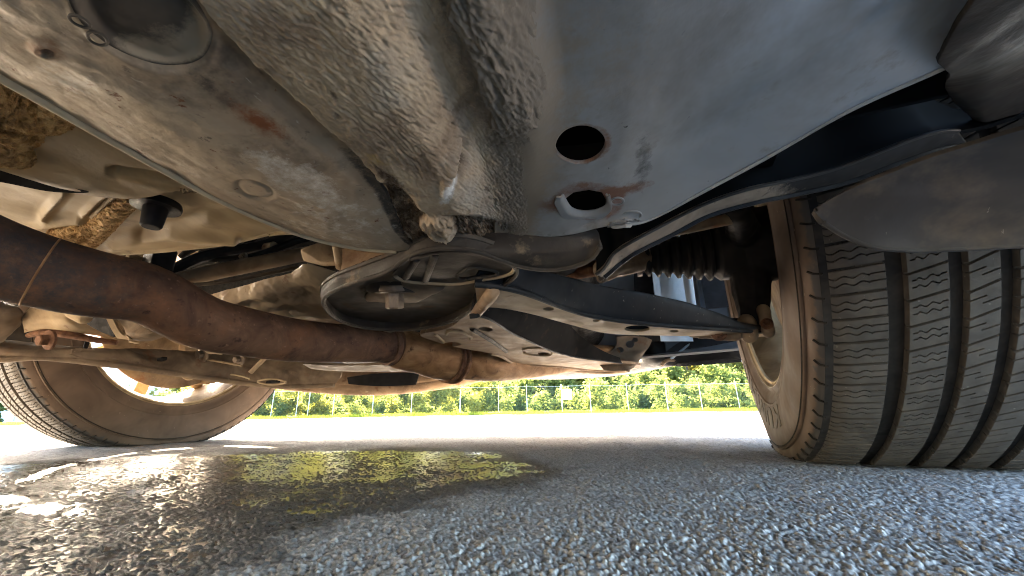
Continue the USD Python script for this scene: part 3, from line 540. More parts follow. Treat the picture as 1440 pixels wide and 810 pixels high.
dark = 0.8 * ss(S_, 3.25, 3.75) * ss(T_, 4.2, 6.0) + 0.6 * blobm(u, v, 290, 118, 40, 10, 40)
m = thick(G + nrm * dsp[..., None], 0.002); N = G.shape[0] * G.shape[1]
dbl = lambda a: np.concatenate([a.ravel(), a.ravel()])
RAIL = part('floor_rail', m, 'rail', pv={'rust': dbl(rust), 'dark': dbl(dark), 'scuff': dbl(0.40 * blobm(u, v, 470, 300, 90, 40, 20) + 0.5 * blobm(u, v, 400, 235, 60, 20, 25) + 0.45 * blobm(u, v, 90, 110, 60, 22, 30))})
pm = ss(blobm(u, v, 196, 14, 104, 62, 33), 0.42, 0.47)
keep_ = blobm(u, v, 196, 14, 104, 62, 33) > 0.40
v_, f_ = gridmesh(G + nrm * (dsp - 0.0012 * pm - 0.0028 * np.sqrt(np.clip(blobm(u, v, 196, 14, 104, 62, 33) - 0.42, 0, 1)) + 0.0006)[..., None]); f_ = f_[keep_.ravel()[f_].all(1)]
part('oval_plug', (v_, f_), 'plug', RAIL, pv={'tan': (0.95 * ss(v + 0.45 * (200 - u) * -0.9, 20, 75) * ss(blobm(u, v, 196, 14, 104, 62, 33), 0.40, 0.5) * (1 - 0.6 * ss(blobm(u, v, 196, 14, 104, 62, 33), 0.6, 0.8))).ravel()})
# raised emblem-like stampings beside the recess and the rail's folded left wall
for (cu, cv, a_, b_) in ((137, 54, 15, 8), (112, 30, 16, 6)):
    ring = np.array([Z(p, q, .1795) for p, q in ell(cu, cv, a_, b_, 0.45, 30)]); part('stamped_mark', tube(np.vstack([ring, ring[:1]]), 0.0004, 6), 'plug', RAIL)
edge = CubicSpline(np.arange(10), cols[0], axis=0)(np.linspace(0, 9, 60))
wallG = np.stack([edge, edge + [0.001, 0.0, 0.010], edge + [0.008, 0.0, 0.07]]); part('side_wall', thick(wallG, 0.002, False), 'rail', RAIL)
part('edge_lip', tube(edge + [-0.0016, 0, 0.0006], 0.0022, 12), 'lip', RAIL)
# 2. grey floor panel: columns 7..12, with two drain holes
G = floorgrid(6.9, 12, 230, 320); S_, T_ = param(6.9, 12, 230, 320); u, v = pixof(G)
nrm = gnormal(G); nrm *= np.sign(nrm[..., 2:3])
dsp = (fbm(G * 22, 3, 13) - 0.5) * 0.0030

fold = np.exp(-(((u - 1130) * 0.55 + (v - 95) * 0.83) / 13) ** 2) * ss(u, 960, 1040) * (1 - ss(u, 1240, 1300)); dsp = dsp + 0.0020 * fold
flat = ss(blobm(u, v, 840, 235, 105, 100, 0), 0.2, 0.6); dsp = dsp * (1 - 0.7 * flat) - 0.0012 * flat
rust = 0.62 * ss(blobm(u, v, 818, 200, 42, 28, -8), 0.40, 0.56) + 0.60 * ss(blobm(u, v, 828, 281, 48, 28, 0), 0.36, 0.60) + 0.8 * blobm(u, v, 765, 286, 26, 9, 0) + 0.8 * blobm(u, v, 880, 264, 34, 8, -14)
dark = 0.62 * blobm(u, v, 902, 225, 12, 40, 8) + 0.4 * ss(v, 318, 336)
tan = 0.95 * (1 - ss(S_, 7.8, 9.7)) + 0.35 * blobm(u, v, 790, 60, 160, 160) + 0.5 * ss(u, 1230, 1420)
m = trimesh.Trimesh(*thick(G + nrm * dsp[..., None], 0.002), process=False)
mm = manifold3d.Manifold(manifold3d.Mesh(np.asarray(m.vertices, np.float32), np.asarray(m.faces, np.uint32)))
def cutter(uvs, zc, lo=-0.02, hi=0.03):
    c = np.array([Z(a_, b_, zc) for a_, b_ in uvs]); d = A(0, 0.0, 1.0)
    return manifold3d.Manifold.hull_points(np.vstack([c + d * lo, c + d * hi]).astype(np.float32)) if hasattr(manifold3d.Manifold, 'hull_points') else None
h1 = ell(816, 200, 35, 23, -0.10, 40)
h2 = [(793, 274), (806, 266), (828, 263), (846, 266), (852, 276), (851, 287), (840, 293), (818, 294), (806, 291)]
zc1, zc2 = float(Z(816, 200, .2075)[2]), .2035
panel_v = None
if mm.status() == manifold3d.Error.NoError and mm.volume() > 0:
    for hh, zc in ((h1, zc1), (h2, zc2)): mm = mm - cutter(hh, zc)
    v_, f_ = mesh_vf(mm)
else:
    print('panel not manifold', mm.status(), mm.volume()); v_, f_ = np.array(m.vertices), np.array(m.faces)
src = cKDTree(np.asarray(m.vertices)); _, near_i = src.query(v_)
PANEL = part('floor_panel', (v_, f_), 'panel', pv={'rust': dbl(rust)[near_i], 'dark': dbl(dark)[near_i], 'tan': dbl(tan)[near_i]})
# raised lip of the lower hole, a pressed ring about the upper, weld dimples
lip = spl(np.array([Z(a_, b_, .2005) for a_, b_ in [(781, 282), (790, 272), (800, 268)] + [(806, 292), (822, 300), (845, 300), (860, 290), (860, 278), (852, 270)]]), 40)
lo_ = np.array([Z(a_, b_, .1972) for a_, b_ in [(783, 278), (780, 288), (788, 303), (806, 311), (832, 312), (852, 304), (861, 290), (858, 275)]])
hi_ = np.array([Z(a_, b_, .1995) for a_, b_ in [(793, 273), (797, 281), (803, 290), (815, 296), (834, 296), (847, 291), (853, 283), (851, 273)]])
part('hole_lip', thick(loft([lo_, (lo_ + hi_) / 2 + [0, 0, -.0012], hi_], 44, 8), 0.0012), 'panel', PANEL)
for cu, cv, a_, b_ in ((783, 318, 13, 6), (888, 303, 14, 6), (868, 283, 9, 5)):
    ring = np.array([Z(p, q, float(Z(cu, cv, .2015)[2]) - 0.002) for p, q in ell(cu, cv, a_, b_, -0.1, 26)]); part('spot_weld', tube(np.vstack([ring, ring[:1]]), 0.0006, 6), 'panel', PANEL)
# the hollow box above the panel that makes the holes dark
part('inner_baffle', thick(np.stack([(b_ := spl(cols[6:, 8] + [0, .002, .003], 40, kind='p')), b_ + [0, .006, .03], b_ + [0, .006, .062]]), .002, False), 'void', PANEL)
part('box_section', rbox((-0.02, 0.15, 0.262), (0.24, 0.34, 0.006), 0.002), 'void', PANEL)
# panel's folded right edge
edge = CubicSpline(np.arange(10), cols[-1], axis=0)(np.linspace(0, 9, 70))
part('folded_edge', thick(np.stack([edge, edge + [0.0015, 0.0025, 0.0015], edge + [0.0025, 0.0035, 0.005], edge + [0.002, 0.004, 0.012], edge + [0.001, 0.004, 0.05]]), 0.002, False), 'panel', PANEL)
# 3. sealant: columns 4..8 laid over both, ragged at its edges
G = floorgrid(3.85, 9.6, 310, 430); S_, T_ = param(3.85, 9.6, 310, 430); u, v = pixof(G)
nrm = gnormal(G); nrm *= np.sign(nrm[..., 2:3])
rag = (fbm(G * 120, 4, 21) - 0.5)
m1 = ss(S_ + rag * 0.5, 4.05, 4.3) * (1 - ss(S_ + rag * 0.35, 7.0, 9.2))
bump_ = ss(S_ + rag * 0.22 + 0.09 * np.sin(T_ * 9), 7.42, 7.50) * (1 - ss(S_ + rag * 0.3, 7.45, 9.1)) * (1 - ss(T_ + rag, 4.2, 5.0))
low_ = ss(T_ + rag * 0.5, 7.0, 7.5) * ss(S_ + rag * 0.3, 4.2, 4.6) * (1 - ss(S_ + rag * 0.5, 7.0, 7.3))
m_all = np.clip(np.maximum(m1, bump_), 0, 1)
Gs = G * [2.0, 0.65, 1.0]
wr = 1 - np.abs(2 * fbm(Gs * 330 + rag[..., None] * 1.2, 3, 31) - 1) * 1.9; wr2 = 1 - np.abs(2 * fbm(G * [1.7, 0.8, 1] * 620, 2, 33) - 1) * 1.7
wrb = 1 - np.abs(2 * fbm(G * [2.0, 0.7, 1.0] * 200, 3, 35) - 1) * 1.9
hgt_s = -0.0012 + m_all * 0.0030 + (wr - 0.6) * 0.0008 * m_all + (wr2 - 0.5) * 0.0007 * m_all + bump_ * (0.0020 + (wrb - 0.5) * 0.0024) + 0.0025 * (1 - ss(S_, 4.3, 4.9)) * m1 * 0
front = ss(v, 262, 300) * ss(u, 545, 560) * (1 - ss(u, 690, 700))
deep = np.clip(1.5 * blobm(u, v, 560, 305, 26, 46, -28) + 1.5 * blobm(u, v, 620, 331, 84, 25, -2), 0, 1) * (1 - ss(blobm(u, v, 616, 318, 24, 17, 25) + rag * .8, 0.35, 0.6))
hgt_s += -0.0040 * ss(deep, 0.3, 0.9) * (0.4 + wr) + (0.0030 + 0.004 * (wrb - .5)) * ss(blobm(u, v, 616, 318, 22, 15, 25) + rag * .8, 0.3, 0.8)
rip = blobm(u, v, 642, 232, 10, 34, 12); hgt_s += 0.0028 * (blobm(u + 9, v, 642, 232, 6, 30, 12) - 1.4 * blobm(u - 2, v, 642, 228, 5, 24, 12))
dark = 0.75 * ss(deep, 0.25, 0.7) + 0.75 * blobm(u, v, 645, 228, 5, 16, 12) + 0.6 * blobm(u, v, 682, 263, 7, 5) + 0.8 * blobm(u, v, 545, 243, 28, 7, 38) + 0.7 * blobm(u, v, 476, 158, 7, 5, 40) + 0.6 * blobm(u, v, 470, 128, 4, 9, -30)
white = 0.95 * blobm(u, v, 631, 262, 7, 20, 22)
pos = G - nrm * hgt_s[..., None]
v_, f_ = gridmesh(pos); vis = ((m_all > 0.12) & ~(ss(blobm(u, v, 816, 201, 44, 29, -12), 0.3, 0.4) > 0) & ~(blobm(u, v, 828, 283, 56, 36, 0) > .3)).ravel(); f_ = f_[vis[f_].any(1)]
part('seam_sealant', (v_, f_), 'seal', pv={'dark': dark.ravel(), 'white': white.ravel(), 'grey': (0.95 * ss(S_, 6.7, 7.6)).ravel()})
# front closing face of the pressing
fr = np.array([Z(*p) for p in [(560, 353, .185), (580, 351.5, .185), (608, 351.5, .1855), (648, 350.5, .186), (698, 342, .192), (730, 338, .194), (760, 335, .194), (800, 330, .194), (845, 320, .195), (880, 313, .195)]])
fr = spl(fr, 60, kind='p'); part('front_wall', thick(np.stack([fr, fr + [0, .006, .012], fr + [0, .012, .08]]), .002, False), 'panel', PANEL)

# --- upper left: floor pan, cross member, foam, drain plug
FP = .262
rows = [[Z(-900, -260, FP), Z(-300, -60, FP), Z(120, 60, FP), Z(420, 230, FP), Z(640, 300, FP)],
        [Z(-700, 60, FP), Z(-150, 130, FP), Z(150, 190, FP), Z(380, 290, FP), Z(560, 318, FP)],
        [Z(-420, 225, FP - .004), Z(-60, 240, FP - .004), Z(150, 268, FP - .004), Z(350, 308, FP - .002), Z(520, 325, FP)],
        [Z(-260, 318, FP), Z(-20, 318, FP), Z(140, 330, FP), Z(340, 326, FP), Z(500, 326, FP)],
        [Z(-200, 372, FP + .004), Z(30, 368, FP + .004), Z(130, 359, FP + .003), Z(245, 351, FP), Z(330, 340, FP), Z(440, 312, FP), Z(500, 326, FP)],
        ]
G = loft(rows, 340, 240); u, v = pixof(G); nrm = gnormal(G); nrm *= np.sign(nrm[..., 2:3])
def stroke(u, v, pts, w):
    P = np.array(pts, float); best = np.full(u.shape, 1e9)
    for a_, b_ in zip(P[:-1], P[1:]):
        d = b_ - a_; t = np.clip(((u - a_[0]) * d[0] + (v - a_[1]) * d[1]) / (d @ d), 0, 1); best = np.minimum(best, np.hypot(u - a_[0] - t * d[0], v - a_[1] - t * d[1]))
    return np.exp(-(best / w) ** 2)
dsp = (fbm(G * 14, 3, 41) - 0.5) * 0.008
dsp += -0.006 * stroke(u, v, [(62, 303), (92, 268)], 6) - 0.005 * stroke(u, v, [(118, 300), (150, 270)], 4) - 0.005 * stroke(u, v, [(130, 302), (162, 272)], 3) - 0.007 * stroke(u, v, [(20, 322), (70, 312), (110, 308), (138, 315)], 4)
dsp += -0.006 * stroke(u, v, [(160, 345), (240, 330), (330, 338)], 7) + 0.005 * stroke(u, v, [(200, 330), (290, 300), (390, 300)], 10)
PAN = part('floor_pan', thick(G + nrm * dsp[..., None], .003), 'pan')
part('front_edge', tube(G[-1] + [0, 0, .003], 0.005, 8), 'pan', PAN)
# the cross member that hides its upper part
Zc = .243
rows = [[Z(-700, -60, .262), Z(-100, 60, .262), Z(90, 110, .262), Z(300, 230, .262), Z(480, 320, .262)],
        [Z(-500, 100, .252), Z(-90, 130, .250), Z(100, 165, .248), Z(280, 246, .247), Z(420, 312, .247)],
        [Z(-400, 170, Zc), Z(-80, 190, Zc), Z(110, 220, Zc), Z(270, 258, Zc), Z(400, 305, Zc)],
        [Z(-380, 205, .24), Z(-100, 218, .24), Z(0, 238, .24), Z(60, 254, .24), Z(120, 268, .24), Z(195, 277, .24), Z(290, 266, .242), Z(345, 290, .244)],
        [Z(-380, 209, .246), Z(-100, 221, .246), Z(0, 240, .246), Z(60, 256, .246), Z(120, 269, .246), Z(195, 277, .246), Z(290, 266, .247), Z(345, 290, .248)]]
G = loft(rows, 130, 70); u, v = pixof(G); nrm = gnormal(G); nrm *= np.sign(nrm[..., 2:3])
dsp = (fbm(G * 20, 3, 43) - 0.5) * 0.006 + 0.007 * stroke(u, v, [(160, 243), (220, 251), (285, 259)], 6)
part('cross_member', thick(G + nrm * dsp[..., None], .003), 'pan')
def foam(pts, w, z, seed, name='seam_foam'):
    """A fat bead of rough foam laid along a line of pixels."""
    P = spl(np.array([Z(a_, b_, z) for a_, b_ in pts]), 90); m = tube(P, np.interp(np.linspace(0, 1, 90), np.linspace(0, 1, len(w)), w), 26)
    v_, f_ = m; t = trimesh.Trimesh(v_, f_, process=False).subdivide(); v_ = np.array(t.vertices); nn = np.array(t.vertex_normals)
    st = v_ * [1, 1, 1]; v_ = v_ + nn * ((1 - np.abs(2 * fbm(st * 330, 3, seed) - 1) * 1.8) * 0.0026)[:, None]
    return part(name, (v_, np.array(t.faces)), 'fuzz')
foam([(-130, 60), (-60, 120), (0, 165), (28, 190)], [.013, .012, .011, .008], .240, 51)
foam([(-60, 130), (0, 140), (50, 158), (82, 150)], [.016, .014, .010, .004], .243, 54)
foam([(-40, 190), (0, 205), (22, 222)], [.016, .012, .006], .241, 52)
foam([(188, 279), (165, 295), (140, 320), (112, 345), (92, 365)], [.005, .007, .008, .009, .009], .257, 53)
foam([(150, 317), (122, 320), (92, 332), (80, 350)], [.006, .010, .010, .008], .257, 55)
c = Z(222, 284, .252); part('drain_plug', join(lathe([(0, 0), (0, .016), (-.003, .017), (-.006, .0165), (-.006, 0)], c, (0, 0, 1), 30), lathe([(-.006, .0085), (-.022, .0072), (-.0235, .006), (-.0235, 0)], c, (0, 0, 1), 30)), 'black')
c = D(222, 372, 0.62); part('bracket_block', rbox(c, (.05, .03, .045), .004, rotz(-.2)), 'engine')
part('bracket_clip', join(rbox(c + [-.03, -.012, -.012], (.012, .03, .05), .002), rbox(c + [-.045, -.012, -.022], (.05, .02, .006), .002)), 'tan')

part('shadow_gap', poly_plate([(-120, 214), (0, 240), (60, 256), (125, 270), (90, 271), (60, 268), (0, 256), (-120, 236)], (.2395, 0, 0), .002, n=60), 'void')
# --- exhaust pipe, joint, catalyst
px = [(-260, 270, .262), (-120, 312, .275), (0, 364, .29), (100, 392, .315), (150, 402, .33), (200, 411, .352), (270, 446, .385), (340, 466, .43), (420, 479, .495), (490, 483, .56), (548, 487, .62)]
pth = np.array([A(-.40, -1.7, .20), A(-.40, -1.0, .20), A(-.40, -.45, .20)] + [D(*p) for p in px[1:]])
N0 = 3
P = spl(pth, 260); rp_ = np.interp(((P - H0) @ _fwd), [.28, .36, .6], [.0288, .0265, .0268]); ms = tube(P, rp_, 44)
dk = np.exp(-(((P - D(30, 375, .298)) ** 2).sum(1)) / 0.006); dk *= 0.6; dk = np.maximum(dk, 0.45 * (P[:, 1] < .05))
PIPE = part('exhaust_pipe', ms, 'pipe', pv={'dark': np.append(np.repeat(dk, 44), [0, 0])})
w_ = int(np.argmin(((P - D(62, 384, .306)) ** 2).sum(1)))
t_ = P[w_ + 1] - P[w_ - 1]; part('weld_seam', lathe([(-.0012, .0268), (-.0006, .0283), (0, .0285), (.0006, .0283), (.0012, .0268)], P[w_], t_, 44, closed=True), 'catalyst', PIPE)
ax = pth[-1] - pth[-2]; ax /= np.linalg.norm(ax); e = pth[-1]
part('flange_ring', lathe([(-.006, .026), (-.006, .0298), (.0, .0308), (.003, .0296), (.0045, .0276), (.0075, .0298), (.011, .029), (.013, .027)], e, ax, 44), 'pipe', PIPE)
e2 = D(632, 507, .72); ax2 = (e2 - e) / np.linalg.norm(e2 - e); L = np.linalg.norm(e2 - e)
CAT = part('flexible_joint', lathe([(0.008, .030), (L * .15, .0325), (L * .35, .034), (L * .5, .0335), (L * .62, .036), (L * .8, .0375), (L * .97, .037), (L, .033), (L + .004, .0)], e, ax2, 44), 'catalyst')
part('clamp', lathe([(L * .96, .037), (L * .97, .0405), (L * 1.02, .041), (L * 1.03, .038), (L * 1.07, .036), (L * 1.08, .041), (L * 1.13, .0405), (L * 1.15, .035)], e, ax2, 44), 'rust', CAT)
part('clamp_bolt', bolt(D(655, 497, .76), (.3, -.6, -.3), .008, .02), 'rust', CAT)
px = [(632, 507, .745), (680, 511, .80), (720, 512, .88), (790, 506, 1.0), (860, 500, 1.15)]
part('front_pipe', tube([D(*p) for p in px], [.033, .036, .036, .034, .03], 30, 30), 'catalyst', CAT)

# --- steel bar and dark engine bay
part('steering_bar', tube([D(205, 407, .62), D(260, 392, .66), D(350, 373, .70), D(430, 357, .74), D(520, 338, .80)], .0135, 20, 30), 'brown')
part('engine_block', cast(manifold3d.Manifold.batch_boolean([hull([A(-1.05, .62, .36), A(-.15, .62, .36), A(-1.05, .62, .62), A(-.15, .62, .62), A(-1.0, 1.15, .30), A(-.2, 1.15, .30), A(-1., 1.1, .6), A(-.2, 1.1, .6)], .05),
     hull([A(-.85, .8, .28), A(-.35, .8, .28), A(-.85, 1.1, .27), A(-.35, 1.1, .27), A(-.6, .9, .5)], .06)], manifold3d.OpType.Add), .03, .012, 22), 'engine')
part('gearbox', cast(hull([A(-.75, .60, .33), A(-.42, .58, .33), A(-.72, .86, .30), A(-.42, .86, .29), A(-.6, .7, .45)], .045), .014, .008, 40), 'engine')
for k_, pts in enumerate([[(280, 372, .72), (330, 352, .74), (380, 345, .76), (420, 325, .78)], [(255, 362, .70), (310, 345, .72), (355, 350, .75), (400, 330, .8)], [(300, 385, .75), (318, 360, .74), (345, 345, .76), (352, 322, .8)], [(240, 385, .66), (290, 360, .69), (330, 352, .72), (420, 318, .76)]]):
    part('hose', tube([D(*p) for p in pts], .006 + .004 * (k_ == 3), 10, 24), 'boot')
part('hose_clip', lathe([(0, .0), (0, .014), (.016, .014), (.016, 0)], D(376, 352, .74), (1, .2, .1), 20), 'tan')
for a_, b_, d_ in ((299, 362, .70), (308, 370, .70), (341, 361, .70), (350, 364, .71), (388, 327, .76), (405, 325, .76)):
    part('small_bolt', bolt(D(a_, b_, d_), (.2, -1, -.3), .0045, .005), 'bolt')

# --- rear bush bracket of the control arm: a stamped dish with a bolt in it
zb = .176
lipuv = [(455, 421), (461, 438), (482, 453), (520, 462), (565, 464), (610, 459), (652, 444), (690, 414), (724, 376), (700, 364), (655, 351), (618, 349), (590, 354), (568, 366), (548, 380), (515, 392), (478, 405)]
lip = spl(np.array([Z(a_, b_, zb + (.003 if a_ > 560 and b_ < 400 else 0)) for a_, b_ in lipuv]), 150, closed=True)
cen = lip.mean(0); out = lip - cen; out[:, 2] = 0; out /= np.linalg.norm(out, axis=1, keepdims=True)
wallG = np.stack([lip + [0, 0, 0], lip + out * .002 + [0, 0, .004], lip + out * .003 + [0, 0, .006], lip + out * .0032 + [0, 0, .010]])
wallG = np.concatenate([wallG, wallG[:, :1]], 1)
BR = part('bush_bracket', join(thick(wallG, .0025, False)), 'bracket')
part('bracket_lip', tube(np.vstack([lip, lip[:2]]), .0017, 8), 'bracket', BR)
inner = Polygon((lip + out * .004)[:, :2]).buffer(0)
m = trimesh.creation.extrude_polygon(inner, .003, engine='earcut'); v_ = np.array(m.vertices); v_[:, 2] += zb + .0095
part('dish_floor', (v_, np.array(m.faces)), 'dish', BR)
shelf = [(556, 381), (575, 364), (596, 355), (620, 351), (655, 353), (700, 366), (720, 377), (711, 387), (680, 393), (640, 399), (605, 398), (575, 396), (556, 392)]
hole = [(643, 389), (652, 381), (664, 376), (680, 378), (697, 382), (699, 386), (685, 389), (660, 392), (648, 393)]
SH = part('shelf_plate', poly_plate(shelf, (zb + .0035, 0, 0), .002, [hole], n=90, hn=40), 'bracket', BR)
hp = spl(np.array([Z(a_, b_, zb + .0033) for a_, b_ in hole]), 50, closed=True); part('hole_rim', tube(np.vstack([hp, hp[:2]]), .0012, 8), 'bracket', SH)
part('shelf_edge', tube([Z(a_, b_, zb + .0032) for a_, b_ in ((556, 388), (578, 396), (605, 398), (640, 399), (680, 393), (711, 387), (723, 376))], .0016, 8, 60), 'tan', SH)
for q in ([(586, 364), (570, 390)], [(612, 357), (598, 394)]):
    part('pressed_rib', tube([Z(a_, b_, zb + .0042) for a_, b_ in q], .0028, 10, 12), 'bracket', SH)
c = Z(556, 404, .188)
part('bush_ring', lathe([(-.004, .0195), (-.004, .0265), (.0, .028), (.02, .028), (.02, .0195)], c + [0, .004, 0], (.12, -.25, 1), 40), 'bracket', BR)
for k_ in range(4): 
    a_ = .5 + k_ * 1.57; d_ = A(math.cos(a_), math.sin(a_), 0); part('bush_spoke', tube([c + d_ * .012, c + d_ * .021 + [0, 0, .002], c + d_ * .030 + [0, 0, .001]], [.005, .004, .006], 10, 8), 'brown', BR)
bc = Z(555, 412, .180)
part('bush_bolt', join(lathe([(-.012, 0), (-.014, .0062), (-.0128, .0078), (.001, .0078), (.001, 0)], bc, (.1, -.25, 1), 6), lathe([(0, 0), (0, .0105), (.0012, .0150), (.003, .0155), (.006, .0155), (.006, 0)], bc, (.1, -.25, 1), 30)), 'bolt', BR)
part('bush_flange', cast(hull([bc + [-.036, .010, .003], bc + [.040, .008, .003], bc + [0, .030, .003], bc + [0, -.012, .006]], .0045), .004, .0012, 120), 'brown', BR)
# tongue of dark plate behind the pressing
T0 = [Z(585, 356, .184), Z(620, 340, .195), Z(680, 322, .20), Z(745, 322, .20), Z(800, 320, .20), Z(838, 322, .20)]
T1 = [Z(580, 360, .181), Z(610, 351, .183), Z(660, 347, .183), Z(735, 352, .184), Z(800, 350, .186), Z(843, 332, .195)]
T2 = [Z(575, 363, .178), Z(608, 353, .1795), Z(650, 350, .1795), Z(727, 373, .178), Z(800, 376, .1785), Z(843, 348, .185)]
part('bracket_tongue', thick(loft([T0, T1, T2], 90, 24), .0025), 'bracket', BR)
ed = spl(np.array([Z(590, 355, .1795), Z(650, 350, .1795), Z(727, 373, .178), Z(770, 379, .178), Z(805, 375, .1785), Z(832, 363, .181), Z(843, 346, .186)]), 60); part('tongue_edge', tube(ed, .0017, 8), 'bracket', BR)

# --- control arm: a curved channel from the bracket out to the ball joint
Mr = [(668, 400), (705, 404), (760, 420), (830, 444), (895, 454), (960, 460), (1010, 463), (1055, 466), (1080, 467)]
zM = [.176, .176, .176, .176, .176, .177, .178, .180, .182]
Ur = [(690, 366), (712, 371), (765, 382), (833, 399), (900, 411), (960, 424), (1010, 440), (1052, 455), (1082, 457)]
Br = [(672, 432), (700, 433), (740, 440), (800, 456), (855, 469), (930, 472), (1000, 473), (1055, 474), (1080, 473)]
m_ = np.array([Z(a_, b_, z_) for (a_, b_), z_ in zip(Mr, zM)])
u_ = np.array([D(a_, b_, dep(p) - .004) for (a_, b_), p in zip(Ur, m_)]); b_r = np.array([Z(p, q, z_ + .001) for (p, q), z_ in zip(Br, zM)])
mid1 = (m_ * .28 + u_ * .72) + [0, -.004, 0]; mid2 = (m_ * .75 + u_ * .25) + [0, -.005, 0]
top = u_ + [0, .02, .003]
side = loft([top, u_, mid1, mid2, m_], 110, 30)
ARM = part('control_arm', thick(side, .003), 'arm')
fl = loft([m_, m_ * .6 + b_r * .4 + [0, 0, -.0012], b_r], 160, 16)
fm = trimesh.Trimesh(*thick(fl, .003), process=False)
fmm = manifold3d.Manifold(manifold3d.Mesh(np.asarray(fm.vertices, np.float32), np.asarray(fm.faces, np.uint32)))
for q in (ell(896, 461, 18, 4.6), ell(771, 433, 8, 2.4), ell(838, 449.5, 5, 1.6), ell(948, 465.5, 6, 1.6), ell(709, 405.5, 6, 2)):
    fmm = fmm - cutter(q, .1765, -.006, .01)
part('lower_flange', fmm if fmm.volume() > 0 else fm, 'tan', ARM)
part('arm_bead', tube(spl(m_ + [0, -.0005, 0], 90), .0028, 10), 'arm', ARM)
part('front_flange', thick(loft([b_r, b_r + [0, .006, .012], b_r + [0, .01, .03]], 90, 8), .003, False), 'arm', ARM)
bj = bj_ = Z(1066, 466, .181)
part('ball_joint', cast(manifold3d.Manifold.batch_boolean([hull([bj + [-.012, 0, -.003], bj + [-.012, 0, .014]], .0125), hull([bj + [-.05, 0, 0], bj + [-.01, 0, .004]], .0085), hull([bj + [0.012, 0, -.002], bj + [.012, .0, .03]], .0085)], manifold3d.OpType.Add), .004, .0015, 120), 'brown', ARM)
part('joint_bolt', bolt(bj + [-.052, -.02, -.002], (-.1, -1, -.1), .006, .008), 'rust', ARM)
part('pinch_bolt', bolt(bj + [.010, -.012, .008], (-.2, -1, 0), .0045, .008), 'rust', ARM)

# --- second, lower blade and the tan cross-member of the subframe
bot = [Z(664, 441, .170), Z(690, 449, .170), Z(722, 469, .170), Z(765, 489, .170), Z(800, 500, .170), Z(840, 506, .170), Z(875, 511, .170)]
rows = [[D(q[0], q[1], dep(p) - .012) for q, p in zip([(672, 404), (702, 402), (745, 420), (790, 438), (806, 462), (835, 486), (872, 503)], bot)],
        [D(q[0], q[1], dep(p) - .010) for q, p in zip([(668, 424), (697, 428), (735, 453), (775, 472), (802, 489), (836, 498), (873, 507)], bot)], bot]
G = loft(rows, 90, 30); n_ = gnormal(G); n_ *= np.sign((n_.reshape(-1, 3) @ A(0, 1, .5)).mean())
BL = part('subframe_blade', thick(G + n_ * ((fbm(G * 30, 3, 61) - .5) * .0012)[..., None], .004), 'matt')
part('blade_bead', tube(spl(G[-1], 60) + [0, 0, -.0005], .0013, 8), 'arm', BL)
zs = .178
sub = [(592, 470), (612, 466), (650, 447), (672, 436), (690, 446), (722, 468), (765, 490), (800, 501), (842, 508), (878, 511), (898, 513), (880, 520), (850, 521), (810, 518), (765, 514), (732, 512), (712, 505), (690, 497), (650, 490), (605, 478)]
SUB = part('subframe_cross_member', poly_plate(sub, (zs, 0, 0), .006, [ell(636, 484, 12, 3, 0, 20), ell(683, 463, 10, 3, .1, 20), ell(764, 497.5, 8, 2.2, 0, 20)], n=160), 'subframe')
for q, r_ in (([(664, 462), (690, 478), (712, 494)], .0035),): part('pressed_groove', tube([Z(a_, b_, zs - .0002) for a_, b_ in q], r_, 10, 20), 'engine', SUB)
for q in ([(736, 492), (748, 489), (764, 489), (776, 493), (768, 500), (750, 499), (738, 495)], [(628, 470), (640, 465), (652, 468), (660, 476)], [(612, 470), (624, 480)]):
    part('pressed_ridge', tube([Z(a_, b_, zs - .0004) for a_, b_ in q], .0022, 8, 30), 'tan', SUB)
low = [Z(a_, b_, zs) for a_, b_ in ((690, 497), (712, 505), (732, 512), (765, 514), (810, 518), (850, 521), (880, 520))]
part('folded_lip', tube(low, .0035, 10, 60), 'subframe', SUB)
part('second_lip', tube([Z(a_, b_, zs + .004) for a_, b_ in ((716, 513), (750, 520), (800, 521), (850, 524), (884, 521))], .005, 10, 60), 'brown', SUB)
tab = hull([Z(693, 411, .172), Z(670, 440, .172)], .0058); part('locating_tab', cast(tab, .004, .0008, 150), 'subframe', SUB)
part('tab_hole', lathe([(0, 0), (0, .005), (.004, .005), (.004, 0)], Z(668, 441, .168) + [0, 0, -.004], (0, -.4, 1), 20), 'engine', SUB)
# bracket at the far end of the subframe
rows = [[D(868, 474, .93), D(884, 472, .93), D(905, 474, .93), D(917, 478, .93)], [D(862, 492, .93), D(880, 490, .93), D(900, 490, .93), D(912, 489, .93)],
        [D(838, 498, .925), D(870, 501, .92), D(892, 500, .92), D(905, 498, .93)], [D(840, 508, .91), D(868, 512, .90), D(884, 514, .90), D(896, 512, .91)], [D(850, 520, .90), D(868, 522, .90), D(882, 521, .90), D(890, 518, .91)]]
fe = trimesh.Trimesh(*thick(loft(rows, 40, 40), .006), process=False); fem = manifold3d.Manifold(manifold3d.Mesh(np.asarray(fe.vertices, np.float32), np.asarray(fe.faces, np.uint32)))
for q in (ell(886, 484, 6, 5), ell(872, 492, 5, 4), ell(893, 478, 4, 3), ell(853, 499, 6, 3)):
    cc = np.array([D(a_, b_, .86) for a_, b_ in q]); c2 = np.array([D(a_, b_, 1.0) for a_, b_ in q]); fem = fem - manifold3d.Manifold.hull_points(np.vstack([cc, c2]).astype(np.float32))
part('end_bracket', fem, 'brown', SUB)
